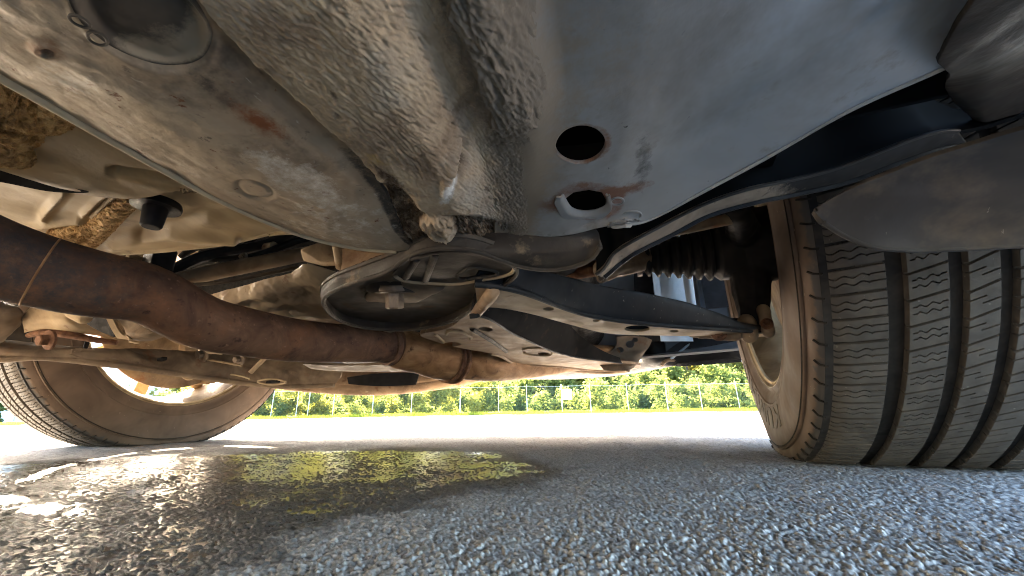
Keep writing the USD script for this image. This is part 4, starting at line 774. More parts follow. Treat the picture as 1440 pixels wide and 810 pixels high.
# brown box girder running left under the gearbox and the lumpy mount in front of it
rows = [[Z(250, 432, .212), Z(330, 405, .218), Z(400, 385, .218), Z(430, 372, .22), Z(480, 385, .22)],
        [Z(250, 450, .195), Z(330, 428, .20), Z(395, 410, .205), Z(440, 402, .205), Z(490, 410, .205)],
        [Z(262, 470, .198), Z(340, 447, .200), Z(400, 432, .202), Z(450, 428, .204), Z(500, 430, .204)],
        [Z(270, 482, .196), Z(350, 462, .197), Z(410, 448, .200), Z(460, 444, .202), Z(520, 450, .202)],
        [Z(300, 500, .196), Z(380, 482, .197), Z(440, 470, .199), Z(490, 464, .200), Z(560, 470, .200)]]
G = loft(rows, 120, 80); n_ = gnormal(G); n_ *= np.sign(n_[..., 2:3]); u, v = pixof(G)
d_ = (fbm(G * 35, 4, 71) - .5) * .012 + (fbm(G * 140, 3, 72) - .5) * .003
for k_, q in enumerate(([(330, 440), (400, 424), (470, 418)], [(340, 452), (400, 440), (460, 432)], [(350, 462), (420, 446), (470, 440)])): d_ = d_ - (.005 - .001 * k_) * stroke(u, v, q, 4)
GIR = part('rear_girder', thick(G + n_ * d_[..., None], .004), 'tan')
# steering mount: two stacked flanges and a rusty sleeve
def slab_hull(pts, back, r): return hull([D(*p) for p in pts] + [D(p[0], p[1], p[2] + back) for p in pts], r, 8)
part('mount_flange', cast(slab_hull([(427, 353, .60), (446, 346, .60), (474, 343, .60), (474, 370, .57), (456, 371, .575), (430, 364, .60)], .05, .004), .006, .001, 90), 'tan', GIR)
part('mount_web', slab_hull([(433, 366, .61), (470, 374, .59), (476, 398, .56), (436, 383, .60)], .04, .002), 'bracket', GIR)
part('mount_flange', slab_hull([(422, 387, .57), (433, 380, .575), (482, 405, .53), (476, 410, .53)], .02, .0035), 'brown', GIR)
part('mount_sleeve', cast(slab_hull([(482, 346, .52), (560, 346, .47), (552, 384, .46), (496, 412, .48), (486, 380, .50)], .05, .006), .007, .002, 80), 'subframe', GIR)
part('rust_band', cast(hull([D(486, 384, .488), D(520, 371, .462), D(560, 360, .448)], [.005, .006, .005]).refine_to_length(.004), .004, .003, 160), 'rust', GIR)
part('mount_lug', cast(hull([D(476, 346, .515), D(480, 372, .505)], .008), .005, .002, 110), 'tan', GIR)

# --- driveshaft with ribbed boot, hub carrier
YA = .674
hub = A(.145, YA, .325); inn = A(-.34, YA - .02, .315); ax = hub - inn; Ls = np.linalg.norm(ax); ax /= Ls
DS = part('driveshaft', lathe([(0, 0), (0, .045), (.07, .047), (.10, .036), (.12, .018), (.16, .015), (.27, .0145), (Ls, .0145), (Ls, 0)], inn, ax, 30), 'rust')
bo = [(.315, .017), (.322, .023)]
for k_ in range(7): x0 = .33 + k_ * .0155; r0 = .027 + .0033 * k_; bo += [(x0, r0 - .009), (x0 + .005, r0), (x0 + .009, r0), (x0 + .0125, r0 - .007)]
bo += [(.445, .049), (.47, .051), (.49, .046), (.49, .0)]
part('ribbed_boot', lathe(bo, inn, ax, 48), 'boot', DS)
part('boot_clip', lathe([(.318, .0225), (.318, .025), (.326, .025), (.326, .0225)], inn, ax, 40), 'bolt', DS)
part('inner_joint', cast(hull([inn + ax * .02, inn + ax * .09], .045), .01, .003, 60), 'brown', DS)
kn = manifold3d.Manifold.batch_boolean([hull([A(.165, YA, .325), A(.185, YA, .325)], .06, 20), hull([A(.15, YA, .32), A(.135, YA - .01, .20)], [.035, .02]), hull([A(.15, YA, .34), A(.10, YA - .03, .48)], [.035, .028]), hull([A(.15, YA, .33), A(.12, YA - .12, .33)], [.03, .016])], manifold3d.OpType.Add)
part('hub_carrier', cast(kn, .008, .003, 60), 'engine')
part('tie_rod', tube([A(-.4, .52, .31), A(-.1, .55, .315), A(.115, .555, .325)], [.009, .009, .008], 12, 20), 'brown')
part('damper_strut', tube([A(.10, YA - .03, .45), A(.05, YA - .05, .75)], .026, 20), 'engine')
sb = part('dark_shaft_cover', cast(hull([D(850, 380, .62), D(900, 366, .66), D(960, 352, .72), D(870, 362, .66), D(940, 340, .74)], .018), .008, .004, 60), 'brown')
part('clip_tab', rbox(D(888, 352, .60), (.012, .008, .016), .002, rotz(.5)), 'rust', sb)
part('clip_bolt', bolt(D(846, 391, .5), (0, -1, -.4), .004, .006), 'bolt', sb)

# --- pale ribbed plastic beyond the arm, lit by the sky outside
def pan4(q, d): return thick(loft([[D(a_, b_, d) for a_, b_ in r_] for r_ in q], 14, 14), .004)
RB = part('plastic_panel', pan4([[(924, 372), (958, 366)], [(930, 425), (966, 425)], [(940, 480), (975, 480)]], 1.02), 'blue')
part('panel_web', pan4([[(917, 374), (925, 372)], [(922, 425), (931, 425)], [(930, 480), (941, 480)]], 1.00), 'blue', RB)
part('ribbed_edge', tube([D(964, 362, .99), D(972, 425, .99), D(980, 470, .99)], [.012, .011, .010], 14, 14), 'blue', RB)
part('panel_face', pan4([[(978, 365), (1012, 365)], [(984, 420), (1022, 430)], [(992, 470), (1030, 475)]], 1.03), 'bluemid', RB)
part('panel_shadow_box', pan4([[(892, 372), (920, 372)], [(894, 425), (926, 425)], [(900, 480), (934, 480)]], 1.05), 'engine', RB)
part('upper_duct', pan4([[(924, 331), (972, 330)], [(930, 342), (966, 339)], [(932, 351), (958, 344)]], 1.05), 'blue', RB)
part('duct_rib', tube([D(924, 341, 1.03), D(948, 340, 1.03), D(958, 345, 1.03)], .006, 10, 12), 'bluedark', RB)
FLP = part('lower_deflector', pan4([[(930, 462), (985, 468), (1040, 476)], [(936, 488), (985, 485), (1042, 490)], [(936, 510), (985, 507), (1045, 505)]], 1.08), 'bluedark')
part('deflector_seam', tube([D(942, 506, 1.07), D(975, 480, 1.07)], .004, 8, 10), 'blue', FLP)
part('deflector_lip', tube([D(930, 514, 1.07), D(945, 506, 1.07), D(960, 509, 1.07), D(1000, 508, 1.07), D(1048, 505, 1.07)], .005, 8, 30), 'brown', FLP)

# --- front undertray and bumper edge, lower crossmember
tr = [(690, 525), (705, 530), (740, 533), (800, 533), (850, 530), (890, 525), (925, 519), (960, 513), (1000, 510), (1042, 507)]
zt = .19
r2 = np.array([Z(a_, b_, zt) for a_, b_ in tr]); r1 = np.array([Z(a_, b_ - 14 + 4 * (a_ > 930), zt + .02) for a_, b_ in tr])
UT = part('undertray', thick(loft([r1 + [0, .01, .06], r1, r2 * .5 + r1 * .5 + [0, 0, -.008], r2, r2 + [0, .02, .006]], 90, 24), .004), 'black')
part('undertray_tip', thick(loft([[Z(708, 526, .185), Z(740, 520, .19), Z(792, 512, .195)], [Z(716, 533, .184), Z(748, 527, .188), Z(800, 517, .193)]], 20, 8), .004), 'engine', UT)
cr = [(300, 520), (340, 530), (400, 540), (450, 545), (500, 548), (560, 547), (600, 543), (640, 537), (672, 531), (692, 526)]
r2 = np.array([D(a_, b_, 1.02 + .0006 * (a_ - 300)) for a_, b_ in cr])
CX = part('front_cross_member', tube(r2 + [0, 0, .006], [.02, .022, .022, .022, .022, .022, .022, .022, .020, .016], 24, 60), 'subframe')
part('cross_member_shell', thick(loft([r2 + [0, -.02, .05], r2 + [0, -.03, .018], r2 + [0, -.012, 0]], 80, 12), .004), 'subframe', CX)
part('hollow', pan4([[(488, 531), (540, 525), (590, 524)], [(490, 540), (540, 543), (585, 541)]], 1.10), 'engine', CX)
part('skid_plate', thick(loft([[Z(425, 512, .165), Z(500, 514, .165), Z(580, 512, .165), Z(640, 524, .165)], [Z(438, 519, .163), Z(500, 523, .163), Z(560, 522, .163), Z(640, 530, .165)]], 30, 8), .004), 'brown', CX)

# --- left side: lower arm, brackets, gaiter
rows = [[D(-120, 470, .60), D(0, 478, .64), D(100, 486, .70), D(200, 490, .80), D(300, 496, .90), D(400, 506, .96), D(480, 512, .98)],
        [D(-120, 488, .585), D(0, 492, .625), D(100, 494, .685), D(200, 503, .785), D(300, 515, .885), D(400, 527, .945), D(480, 526, .97)],
        [D(-120, 503, .59), D(0, 505, .63), D(60, 502, .66), D(150, 512, .73), D(300, 533, .88), D(400, 543, .945), D(470, 541, .97)]]
G = loft(rows, 130, 30); n_ = gnormal(G); n_ *= np.sign(n_[..., 1:2] + 1e-9)
LA = part('left_control_arm', thick(G + n_ * ((fbm(G * 30, 3, 81) - .5) * .012)[..., None], .006), 'brown')
part('arm_rolled_edge', tube(spl(G[-1], 60), .006, 10), 'brown', LA)
part('weld_strip', tube([D(374, 502, .89), D(352, 524, .88)], .005, 10), 'tan', LA)
part('square_hole', rbox(D(122, 483, 0.712), (.028, .006, .02), .001, rotz(-YAW)), 'engine', LA)
# brackets above it
rows = [[D(-60, 424, 0.656), D(30, 432, 0.656), D(60, 424, 0.656), D(100, 436, 0.656)], [D(-60, 450, 0.648), D(28, 447, 0.648), D(60, 444, 0.648), D(96, 450, 0.648)], [D(-60, 475, 0.656), D(36, 470, 0.656), D(60, 468, 0.656), D(110, 470, 0.656)]]
part('left_bracket', thick(loft([[D(28, 448, 0.623), D(62, 422, 0.623), D(110, 430, 0.623), D(140, 446, 0.640)], [D(32, 452, 0.615), D(60, 446, 0.615), D(96, 448, 0.615), D(120, 452, 0.631)], [D(34, 468, 0.623), D(62, 464, 0.623), D(110, 468, 0.631), D(165, 478, 0.656)]], 50, 30), .006), 'tan', LA)
part('rust_seam', tube([D(40, 472, 0.623), D(60, 468, 0.623), D(110, 473, 0.631), D(165, 482, 0.648)], [.004, .006, .006, .004], 10, 40), 'rust', LA)
part('hanging_lug', cast(hull([D(112, 436, 0.607), D(118, 447, 0.607), D(104, 440, 0.607)], .010), .004, .001, 120), 'tan', LA)
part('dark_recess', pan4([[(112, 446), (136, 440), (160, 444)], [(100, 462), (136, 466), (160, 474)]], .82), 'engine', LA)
part('left_gusset', thick(loft([[D(146, 440, 0.640), D(156, 442, 0.640)], [D(156, 462, 0.640), D(176, 474, 0.640)], [D(165, 476, 0.640), D(200, 480, 0.640)]], 16, 20), .005), 'tan', LA)
part('left_dish', thick(loft([[D(162, 446, 0.656), D(200, 446, 0.656), D(240, 458, 0.656)], [D(176, 466, 0.640), D(205, 468, 0.631), D(232, 464, 0.640)], [D(180, 479, 0.656), D(205, 480, 0.656), D(240, 470, 0.656)]], 40, 24), .005), 'brown', LA)
part('rubber_bush', cast(hull([D(-30, 440, 0.590), D(4, 446, 0.607), D(-20, 470, 0.607)], .022), .006, .003, 90), 'brown', LA)
part('bush_shell', lathe([(-.02, .0), (-.02, .036), (.01, .040), (.03, .036), (.03, 0)], D(-6, 475, 0.689), (.5, -.8, .1), 36), 'bracket', LA)
part('outer_ball_joint', cast(manifold3d.Manifold.batch_boolean([hull([D(262, 536, 1.14), D(300, 533, 1.12)], .013), hull([D(270, 528, 1.15), D(276, 540, 1.15)], .016)], manifold3d.OpType.Add), .006, .002, 90), 'brown', LA)

for q, d_, r_ in (([(306, 528), (330, 527), (352, 533)], .905, .0022), ([(362, 536), (382, 533), (402, 537)], .915, .0022), ([(362, 537), (382, 541), (402, 538)], .915, .0022), ([(262, 500), (300, 507), (340, 514)], .87, .0026)):
    part('pressed_ridge', tube([D(a_, b_, d_) for a_, b_ in q], r_, 8, 24), 'tan', LA)
part('slot', rbox(D(384, 537, .925), (.045, .01, .006), .002, rotz(-YAW + .2)), 'engine', LA)
part('slot', rbox(D(228, 505, .80), (.03, .01, .007), .002, rotz(-YAW + .1)), 'engine', LA)
part('arm_bolt', bolt(D(66, 478, .60), (.1, -1, -.2), .009, .010), 'rust', LA)
part('arm_bolt', bolt(D(284, 498, .86), (.0, -1, -.3), .010, .010), 'bolt', LA)
part('arm_bolt', bolt(D(336, 505, .87), (.0, -1, -.3), .008, .010), 'bolt', LA)
part('brake_hose', tube([D(60, 455, .9), D(120, 452, .93), D(170, 470, 1.0), D(205, 500, 1.08)], .006, 10, 30), 'boot', LA)
# pipes, wires and lugs about the gearbox
part('brake_line', tube([D(250, 400, .60), D(330, 394, .62), D(400, 380, .64), D(450, 372, .66)], .0032, 8, 30), 'bracket', GIR)
part('wire_loom', tube([D(262, 378, .70), D(300, 366, .70), D(352, 362, .71), D(398, 346, .74), D(440, 335, .78)], .007, 10, 40), 'boot', GIR)
for a_, b_, d_ in ((318, 440, .50), (388, 424, .50), (440, 416, .49)): part('casing_bolt', bolt(D(a_, b_, d_), (-.1, -.8, -.6), .007, .008), 'bolt', GIR)
for a_, b_, d_ in ((300, 452, .50), (352, 438, .50), (418, 436, .48)): part('casing_lug', cast(hull([D(a_, b_, d_), D(a_ + 16, b_ - 5, d_ + .01)], .009), .004, .0015, 110), 'tan', GIR)
# --- liner strip behind the right tyre, deflector flap, dirty liner corner
sp = [(838, 386, .180), (852, 374, .186), (862, 358, .196), (880, 345, .200), (930, 318, .213), (985, 290, .225), (1050, 267, .234), (1100, 256, .240), (1180, 236, .248), (1260, 205, .258), (1310, 188, .264), (1348, 184, .268)]
s0 = np.array([Z(*p) for p in sp]); s1 = np.array([D(p[0] + 10 + 4 * (i_ > 3), p[1] + (2 if i_ < 2 else 10 if i_ < 6 else 9 + i_), dep(s0[i_]) + .012) for i_, p in enumerate(sp)])
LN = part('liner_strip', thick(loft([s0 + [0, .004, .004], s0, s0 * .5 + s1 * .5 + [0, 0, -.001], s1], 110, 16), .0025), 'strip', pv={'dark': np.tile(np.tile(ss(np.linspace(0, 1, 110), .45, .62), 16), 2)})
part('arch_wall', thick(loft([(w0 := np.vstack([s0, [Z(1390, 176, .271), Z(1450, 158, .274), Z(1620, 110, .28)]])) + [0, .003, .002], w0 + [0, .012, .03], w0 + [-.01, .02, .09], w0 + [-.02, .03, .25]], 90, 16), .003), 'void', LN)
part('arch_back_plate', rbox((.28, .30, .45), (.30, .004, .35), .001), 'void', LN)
part('arm_clamp', cast(hull([bj_ + [-.085, -.004, .006], bj_ + [-.03, -.006, .010], bj_ + [-.03, -.006, -.004]], .0085), .004, .0014, 110), 'brown', ARM)
part('liner_skirt', thick(loft([s1, s1 + [0.004, .02, .02], s1 + [.01, .05, .08]], 90, 10), .003), 'black', LN)
part('skirt_edge', tube(spl(s0, 90), .0013, 8), 'liner', LN)
fp = [[(1147, 291), (1190, 268), (1250, 243), (1310, 221), (1380, 200), (1480, 172), (1600, 140)], [(1146, 296), (1192, 298), (1250, 292), (1310, 285), (1380, 275), (1480, 262), (1600, 250)], [(1160, 310), (1195, 332), (1236, 347), (1300, 350), (1370, 348), (1480, 343), (1600, 336)]]
fy = [[.272, .268, .262, .256, .25, .24, .23], [.272, .276, .280, .282, .28, .275, .27], [.275, .285, .292, .298, .30, .298, .29]]
G = loft([[YP(a_, b_, y_) for (a_, b_), y_ in zip(r_, yy_)] for r_, yy_ in zip(fp, fy)], 90, 50); n_ = gnormal(G); u, v = pixof(G)
G = G + A(0, -1, 0) * (.004 * np.exp(-((v - 285) / 22) ** 2) * ss(u, 1160, 1260))[..., None] + A(0, 1, 0) * ((fbm(G * 22, 3, 91) - .5) * .008)[..., None]
FL = part('deflector_flap', thick(G, .003), 'liner')
part('flap_edge', tube(spl(G[-1], 80) + [0, .0012, 0], .0016, 8), 'liner', FL)
rows = [[Z(1318, 88, .228), Z(1346, 36, .224), Z(1400, -40, .220), Z(1600, -160, .222)], [Z(1334, 102, .232), Z(1400, 75, .232), Z(1480, 20, .232), Z(1700, -40, .235)],
        [Z(1332, 130, .270), Z(1380, 130, .268), Z(1450, 100, .268), Z(1700, 60, .268)], [Z(1370, 172, .282), Z(1400, 186, .276), Z(1445, 150, .278), Z(1700, 130, .28)]]
G = loft(rows, 70, 60); n_ = gnormal(G); part('liner_corner', thick(G + n_ * ((fbm(G * 50, 4, 93) - .5) * .003)[..., None], .003), 'corner')
part('upper_arch_liner', thick(loft([[A(.12, .30, .30), A(.25, .30, .30), A(.36, .30, .30)], [A(.12, .27, .45), A(.25, .27, .45), A(.36, .27, .45)], [A(.12, .42, .70), A(.25, .42, .70), A(.36, .42, .70)], [A(.12, .68, .76), A(.25, .68, .76), A(.36, .68, .76)], [A(.12, 1.0, .62), A(.25, 1.0, .62), A(.36, 1.0, .62)], [A(.12, 1.08, .32), A(.25, 1.08, .32), A(.36, 1.08, .32)]], 20, 60), .004, False), 'black')

# --- wheels: x is the axle, inner face towards the car's middle at x = -0.1075 (right wheel)
RT, HW = .325, .1075
GR = [(-.0439, .0135), (-.0073, .0115), (.0209, .0105), (.0497, .0105)]
def crown(t): return RT - .0022 - 0.42 * np.maximum(np.abs(t) - .02, 0) ** 2 * 1.6 - 14 * np.maximum(np.abs(t) - .072, 0) ** 2
def rib(t0, t1, pitches, slots, phase=0.0, nt=17, depth=.0075):
    """One rib between grooves. slots: (start of pitch 0..1, width in m, depth, slant in pitches, wave amplitude in pitches, waves, from, to across)."""
    tt = np.concatenate([[t0 - .0012, t0 - .0004], np.linspace(t0, t1, nt), [t1 + .0004, t1 + .0012]]); low = np.zeros(len(tt)); low[[0, -1]] = depth; low[[1, -2]] = .0008
    w = np.clip((tt - t0) / (t1 - t0), 0, 1); rows_th, rows_d = [], []
    pitch = 2 * math.pi / pitches; P0 = pitch * RT
    for k in range(pitches):
        for (s0, wd, dp, sl, wa, wn, f0, f1) in slots:
            on = ((w >= f0 - 1e-6) & (w <= f1 + 1e-6)).astype(float)
            wave = wa * np.sin(w * wn * 2 * np.pi) * ((w > .22) & (w < .8)) if wa else 0 * w
            base = s0 + sl * (w - .5) + wave; h = wd / P0 / 2
            for e_, d_ in ((-h * 1.25, 0), (-h * .8, 1), (h * .8, 1), (h * 1.25, 0)):
                rows_th.append((k + phase + base + e_) * pitch); rows_d.append(d_ * dp * on)
        rows_th.append(None); rows_d.append(None)
    R_th, R_d = [], []
    for a, b in zip(rows_th, rows_d):
        if a is not None: R_th.append(a); R_d.append(b)
    th = np.array(R_th); dd = np.array(R_d)
    n, m = th.shape; r = crown(tt)[None] - np.maximum(dd, low[None]); X = np.broadcast_to(tt, (n, m))
    V = np.stack([X, r * np.cos(th), r * np.sin(th)], -1).reshape(-1, 3)
    i, j = np.meshgrid(np.arange(n), np.arange(m - 1), indexing='ij'); i2 = (i + 1) % n
    q = np.stack([i * m + j, i * m + j + 1, i2 * m + j + 1, i2 * m + j], -1).reshape(-1, 4)
    return V, np.vstack([q[:, [0, 1, 2]], q[:, [0, 2, 3]]])
edges = [-.098] + [x for c_, w_ in GR for x in (c_ - w_ / 2, c_ + w_ / 2)] + [.098]
major = (.10, .0019, .006, .30, 0, 0, 0, 1)
ribs = []
ribs.append(rib(edges[0], edges[1], 90, [(.08, .0022, .0045, -.16, 0, 0, .0, 1), (.42, .0011, .004, -.16, .055, 4, .12, 1), (.70, .0011, .004, -.16, .055, 4, .12, 1)], nt=61))
ribs.append(rib(edges[2], edges[3], 90, [(.10, .0018, .0045, -.30, 0, 0, 0, 1), (.42, .0010, .004, -.22, .055, 3, .1, .95), (.68, .0010, .004, -.22, .055, 3, .1, .95)], .3, nt=49))
ribs.append(rib(edges[4], edges[5], 90, [(.10, .0018, .0045, -.36, 0, 0, 0, 1), (.45, .0011, .004, -.30, 0, 0, 0, .5), (.68, .0011, .004, -.30, 0, 0, .45, 1)], .15, nt=21))
ribs.append(rib(edges[6], edges[7], 90, [(.10, .0018, .0045, -.36, 0, 0, 0, 1), (.50, .0011, .004, -.3, 0, 0, 0, .6)], .5, nt=21))
ribs.append(rib(edges[8], edges[9], 90, [(.10, .0022, .0045, -.16, 0, 0, 0, 1), (.5, .0011, .004, -.16, .0, 3, .0, .85)], .2, nt=21))
def carcass_profile():
    L = [(-HW + .008, .213), (-HW + .006, .217), (-.0985, .222), (-.1035, .229), (-.1045, .236), (-.1062, .240), (-.1072, .252), (-.1075, .265), (-.1066, .281), (-.1046, .2915), (-.1045, .2935), (-.1030, .2950), (-.1012, .2952), (-.1008, .2962), (-.1006, .3005), (-.0988, .3085), (-.0955, .3130), (-.090, .3155)]
    return L + [(-.05, .3155), (0, .3155), (.05, .3155)] + [(-a, b) for a, b in L[::-1]]
def place(Rw, c):
    def go(m):
        v, f = mesh_vf(m); low = np.clip(GZ + .05 - (v[:, 2] + c[2]), 0, .06) / .05
        v = v * np.stack([1 + .075 * low ** 2, np.ones(len(v)), np.ones(len(v))], 1)      # the loaded tyre bulges at the bottom
        v = v @ Rw.T + c
        lim = GZ + .0012; v[:, 2] = np.maximum(v[:, 2], lim + .12 * (v[:, 2] - lim))
        return v, f
    return go
def text_on_ring(s, height, r, th0, x, wide=1.0, bold=True, gap=1.16):
    """Raised lettering around the inner sidewall, tops pointing outwards."""
    out_ = []; th = th0
    for ch in s:
        if ch == ' ': th += height * .6 / r; continue
        m = meshkit.text_mesh(ch, height, .0009, bold); v = np.array(m.vertices); w = v[:, 0].max() - v[:, 0].min(); v[:, 0] -= v[:, 0].min(); v[:, 0] *= wide; w *= wide
        a = th + v[:, 0] / r; rr = r + v[:, 1]
        out_.append((np.stack([x(rr) - v[:, 2], rr * np.cos(a), rr * np.sin(a)], 1), np.array(m.faces))); th += (w * gap + height * .08) / r
    return join(*out_)
prof = np.array(carcass_profile())
def xin(r):
    L = prof[:17]; return np.interp(r, L[:, 1], L[:, 0]) 
def make_wheel(cx, steer, mirror, label):
    Rw = rotz(steer) @ (np.diag([-1, -1, 1.0]) if mirror else np.eye(3)); c = A(cx, YA, RT - .004); pl = place(Rw, c)
    axd = A(1, 0, 0); O = A(0, 0, 0)
    nseg = 300
    v_, f_ = lathe(prof, O, axd, nseg); 
    # spin so that angle 0 = +y, as the ribs use
    r_ = np.hypot(v_[:, 1], v_[:, 2]); th = np.arctan2(v_[:, 2], v_[:, 1])
    slots = (np.abs(((th / (2 * np.pi) * 90) % 1) - .1) < .06) & (r_ > .3015) & (r_ < .3152)
    tm = ss(r_ + (fbm(v_ * 160, 3, 5) - .5) * .012, .3085, .3135)
    W_ = part('wheel', pl((v_, f_)), 'side', CAR, pv={'tread': tm}, label=label)
    for k_, rb in enumerate(ribs):
        v2, f2 = rb; part('tread_rib', pl((v2, f2)), RIBM[k_], W_, smooth=25)
    part('groove_floor', pl(lathe([(-.093, .3168), (-.05, .3168), (0, .3168), (.05, .3168), (.093, .3168)], O, axd, 200)), 'groove', W_)
    # shoulder slits running down from the tread over the edge
    sl = []
    for k_ in range(90):
        a = (k_ + .1 - .0) / 90 * 2 * np.pi
        for s_ in (-1, 1):
            p_ = [A(s_ * .0992, .3092 * math.cos(a), .3092 * math.sin(a)), A(s_ * .0962, .3145 * math.cos(a + .006), .3145 * math.sin(a + .006)), A(s_ * .0905, .3172 * math.cos(a + .008), .3172 * math.sin(a + .008))]
            sl.append(tube(p_, .0011, 5))
    part('shoulder_slits', pl(join(*sl)), 'groove', W_)
    # seam ring on the sidewall and rows of lettering
    part('seam_line', pl(lathe([(-.1030, .2944), (-.1046, .2938), (-.1049, .2928), (-.1044, .2922)], O, axd, 200)), 'groove', W_)
    part('bead_ring', pl(join(lathe([(-.1032, .2955), (-.1042, .2962), (-.1036, .2972), (-.1015, .2975)], O, axd, 200), lathe([(-.1048, .2365), (-.1066, .2385), (-.1062, .2405)], O, axd, 200))), 'side', W_)
    tb = lambda r: xin(r) + .0001
    part('lettering', pl(join(text_on_ring('KUMHO', .026, .2440, LET0[0 if not mirror else 1], tb, wide=2.0))), 'letter', W_)
    part('size_marks', pl(text_on_ring('225/55 R17', .009, .272, 2.62, tb, bold=False)), 'letter', W_)
    # rim: barrel, flange, hub and ten spokes near the outer face
    RM = part('rim', pl(lathe([(-.092, .2095), (-.0965, .2165), (-.0995, .2175), (-.1005, .2145), (-.0985, .2105), (-.090, .2045), (-.080, .2025), (-.070, .1965), (-.055, .1945), (-.02, .189), (.03, .189), (.06, .196), (.09, .205), (.1, .2165), (.092, .2185), (.085, .211), (.05, .2), (.0, .194), (-.06, .2), (-.092, .2095)], O, axd, 160)), 'rim', W_)
    part('rim_lip', pl(lathe([(-.0925, .2085), (-.0965, .2105), (-.0985, .2095), (-.0965, .2065), (-.093, .2060)], O, axd, 160)), 'lip', RM)
    for k_ in range(7):
        a = (k_ + .35) * 2 * math.pi / 7; d_ = A(0, math.cos(a), math.sin(a)); s_ = A(0, -math.sin(a), math.cos(a))
        G_ = hull([d_ * .055 + axd * .035 - s_ * .008, d_ * .055 + axd * .035 + s_ * .008, d_ * .055 + axd * .06, d_ * .192 + axd * .055 - s_ * .011, d_ * .192 + axd * .055 + s_ * .011, d_ * .192 + axd * .08], .005, 8)
        part('spoke', pl(G_), 'rim', W_)
    part('wheel_centre', pl(lathe([(.02, 0), (.02, .07), (.045, .075), (.07, .06), (.075, 0)], O, axd, 48)), 'rim', W_)
    part('brake_disc', pl(lathe([(-.035, .06), (-.035, .148), (-.028, .149), (-.022, .148), (-.015, .149), (-.012, .148), (-.012, .06), (-.035, .06)], O, axd, 80)), 'disc', W_)
    part('backing_plate', pl(lathe([(-.062, 0), (-.062, .05), (-.055, .085), (-.050, .156), (-.044, .168), (-.040, .168), (-.046, .154), (-.05, .08), (-.05, 0)], O, axd, 60)), 'brown', W_)
    a0 = 2.5 if not mirror else .55
    cal = hull([A(-.06, .15 * math.cos(a), .15 * math.sin(a)) for a in (a0 - .35, a0, a0 + .35)] + [A(.005, .15 * math.cos(a), .15 * math.sin(a)) for a in (a0 - .35, a0, a0 + .35)], .026)
    part('brake_caliper', pl(cast(cal, .008, .002, 70)), 'brown', W_)
    return W_
RIBM = ['rubber'] * 5
LET0 = (4.5, 1.2)
make_wheel(.244, -.055, False, 'right front wheel, broad tread facing the camera')
make_wheel(-1.2876, -.055, True, 'left front wheel showing its dusty inner sidewall')
kl = manifold3d.Manifold.batch_boolean([hull([A(-1.21, YA, .325), A(-1.23, YA, .325)], .06, 16), hull([A(-1.20, YA, .32), A(-1.17, YA, .19)], [.035, .02]), hull([A(-1.20, YA, .34), A(-1.14, YA - .03, .5)], [.035, .028])], manifold3d.OpType.Add)
part('left_hub_carrier', cast(kl, .01, .003, 60), 'brown')
part('left_driveshaft', tube([A(-.75, YA, .33), A(-1.2, YA, .325)], .015, 16), 'rust')

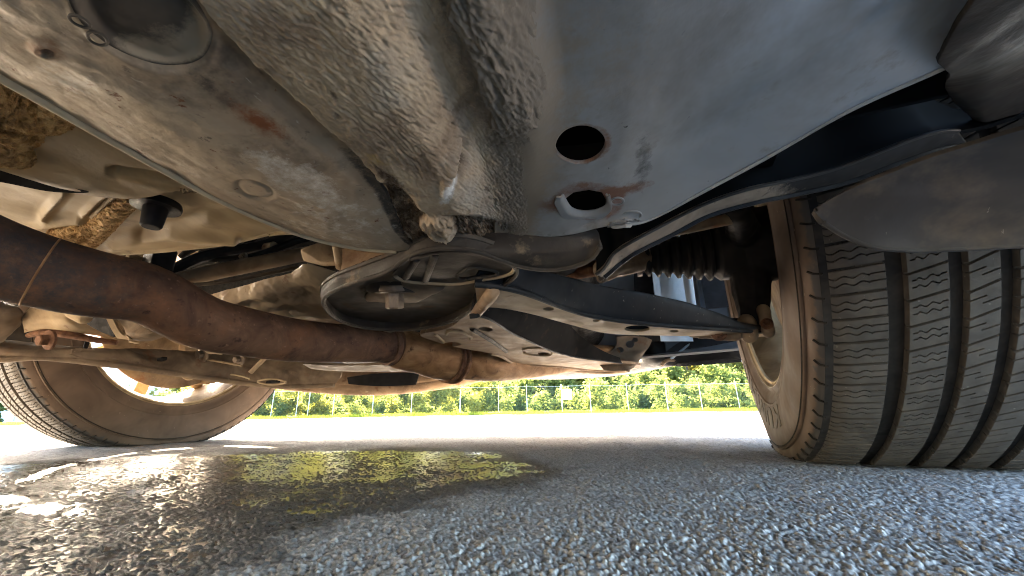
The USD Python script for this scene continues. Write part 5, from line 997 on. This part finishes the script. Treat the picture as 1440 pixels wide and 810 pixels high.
# --- body shell: closes the car above, so that light comes in only from the sides and below
XL, XR, XC = -1.42, .375, -.5225
prof_ = [(1.16, .21), (1.24, .24), (1.28, .34), (1.27, .50), (1.24, .66), (1.14, .74), (.55, .93), (.30, .98), (-.45, 1.40), (-.9, 1.46), (-1.7, 1.44), (-2.3, 1.20), (-2.55, 1.0), (-2.68, .95), (-2.74, .7), (-2.72, .35), (-2.6, .24)]
bot = [(-2.35, .21), (-1.0, .20), (.28, .20), (1.055, .215)]
out2 = Polygon(np.array(prof_ + bot))
arch = [Point(YA, .33).buffer(.375, 32), Point(YA - 2.65, .33).buffer(.375, 32)]
side_ = out2.difference(arch[0]).difference(arch[1])
def xin_of(z): return .17 * np.clip((z - .95) / .5, 0, 1) ** 1.2 + .04 * np.clip((.55 - z) / .35, 0, 1)
for sgn_, x0 in ((-1, XL), (1, XR)):
    m = trimesh.creation.extrude_polygon(side_, .02, engine='earcut'); v_ = np.array(m.vertices)
    V = np.stack([x0 + sgn_ * (v_[:, 2] - .02), v_[:, 0], v_[:, 1]], 1); V[:, 0] -= sgn_ * xin_of(V[:, 2])
    SP = part('side_panel', (V, np.array(m.faces)), 'paint')
    win = Polygon([(.12, 1.0), (-.42, 1.34), (-.9, 1.40), (-1.65, 1.38), (-2.15, 1.12), (-2.1, 1.0)])
    m = trimesh.creation.extrude_polygon(win, .006, engine='earcut'); v_ = np.array(m.vertices); V = np.stack([x0 + sgn_ * (v_[:, 2] + .001), v_[:, 0], v_[:, 1]], 1); V[:, 0] -= sgn_ * xin_of(V[:, 2])
    part('side_window', (V, np.array(m.faces)), 'black', SP)
pr_ = spl(np.array(prof_), 120, kind='p'); tt = np.linspace(-1, 1, 24)
bow = -0.14 * np.abs(tt) ** 3.0
G = np.array([[A(XC + s_ * (.8975 - xin_of(np.array(z_)) - .012), y_ + (bow[i_] if y_ > 1.0 else (-bow[i_] * .4 if y_ < -2.3 else 0)), z_) for i_, s_ in enumerate(tt)] for y_, z_ in pr_])
part('upper_body', thick(G, .006, False), 'paint')
part('windscreen', thick(np.array([[A(XC + s_ * .72, .25, 1.02) for s_ in (-1, 0, 1)], [A(XC + s_ * .60, -.40, 1.39) for s_ in (-1, 0, 1)]]), .006), 'black')
part('underfloor', rbox((XC, -1.25, .31), (1.74, 2.6, .02), .004), 'pan')
part('bulkhead', rbox((XC, .26, .60), (1.74, .02, .62), .004), 'engine')
for s_, x0 in ((-1, XL), (1, XR)): part('sill', hull([A(x0 - s_ * .07, .26, .225), A(x0 - s_ * .07, -1.58, .225), A(x0 - s_ * .05, .26, .30), A(x0 - s_ * .05, -1.58, .30)], .028), 'paint')
part('left_arch_liner', thick(loft([[A(x_, .27, .30) for x_ in (-1.40, -1.28, -1.10)], [A(x_, .26, .48) for x_ in (-1.40, -1.28, -1.10)], [A(x_, .42, .70) for x_ in (-1.40, -1.28, -1.10)], [A(x_, .68, .76) for x_ in (-1.40, -1.28, -1.10)], [A(x_, 1.0, .62) for x_ in (-1.40, -1.28, -1.10)], [A(x_, 1.08, .34) for x_ in (-1.40, -1.28, -1.10)]], 16, 50), .004, False), 'black')
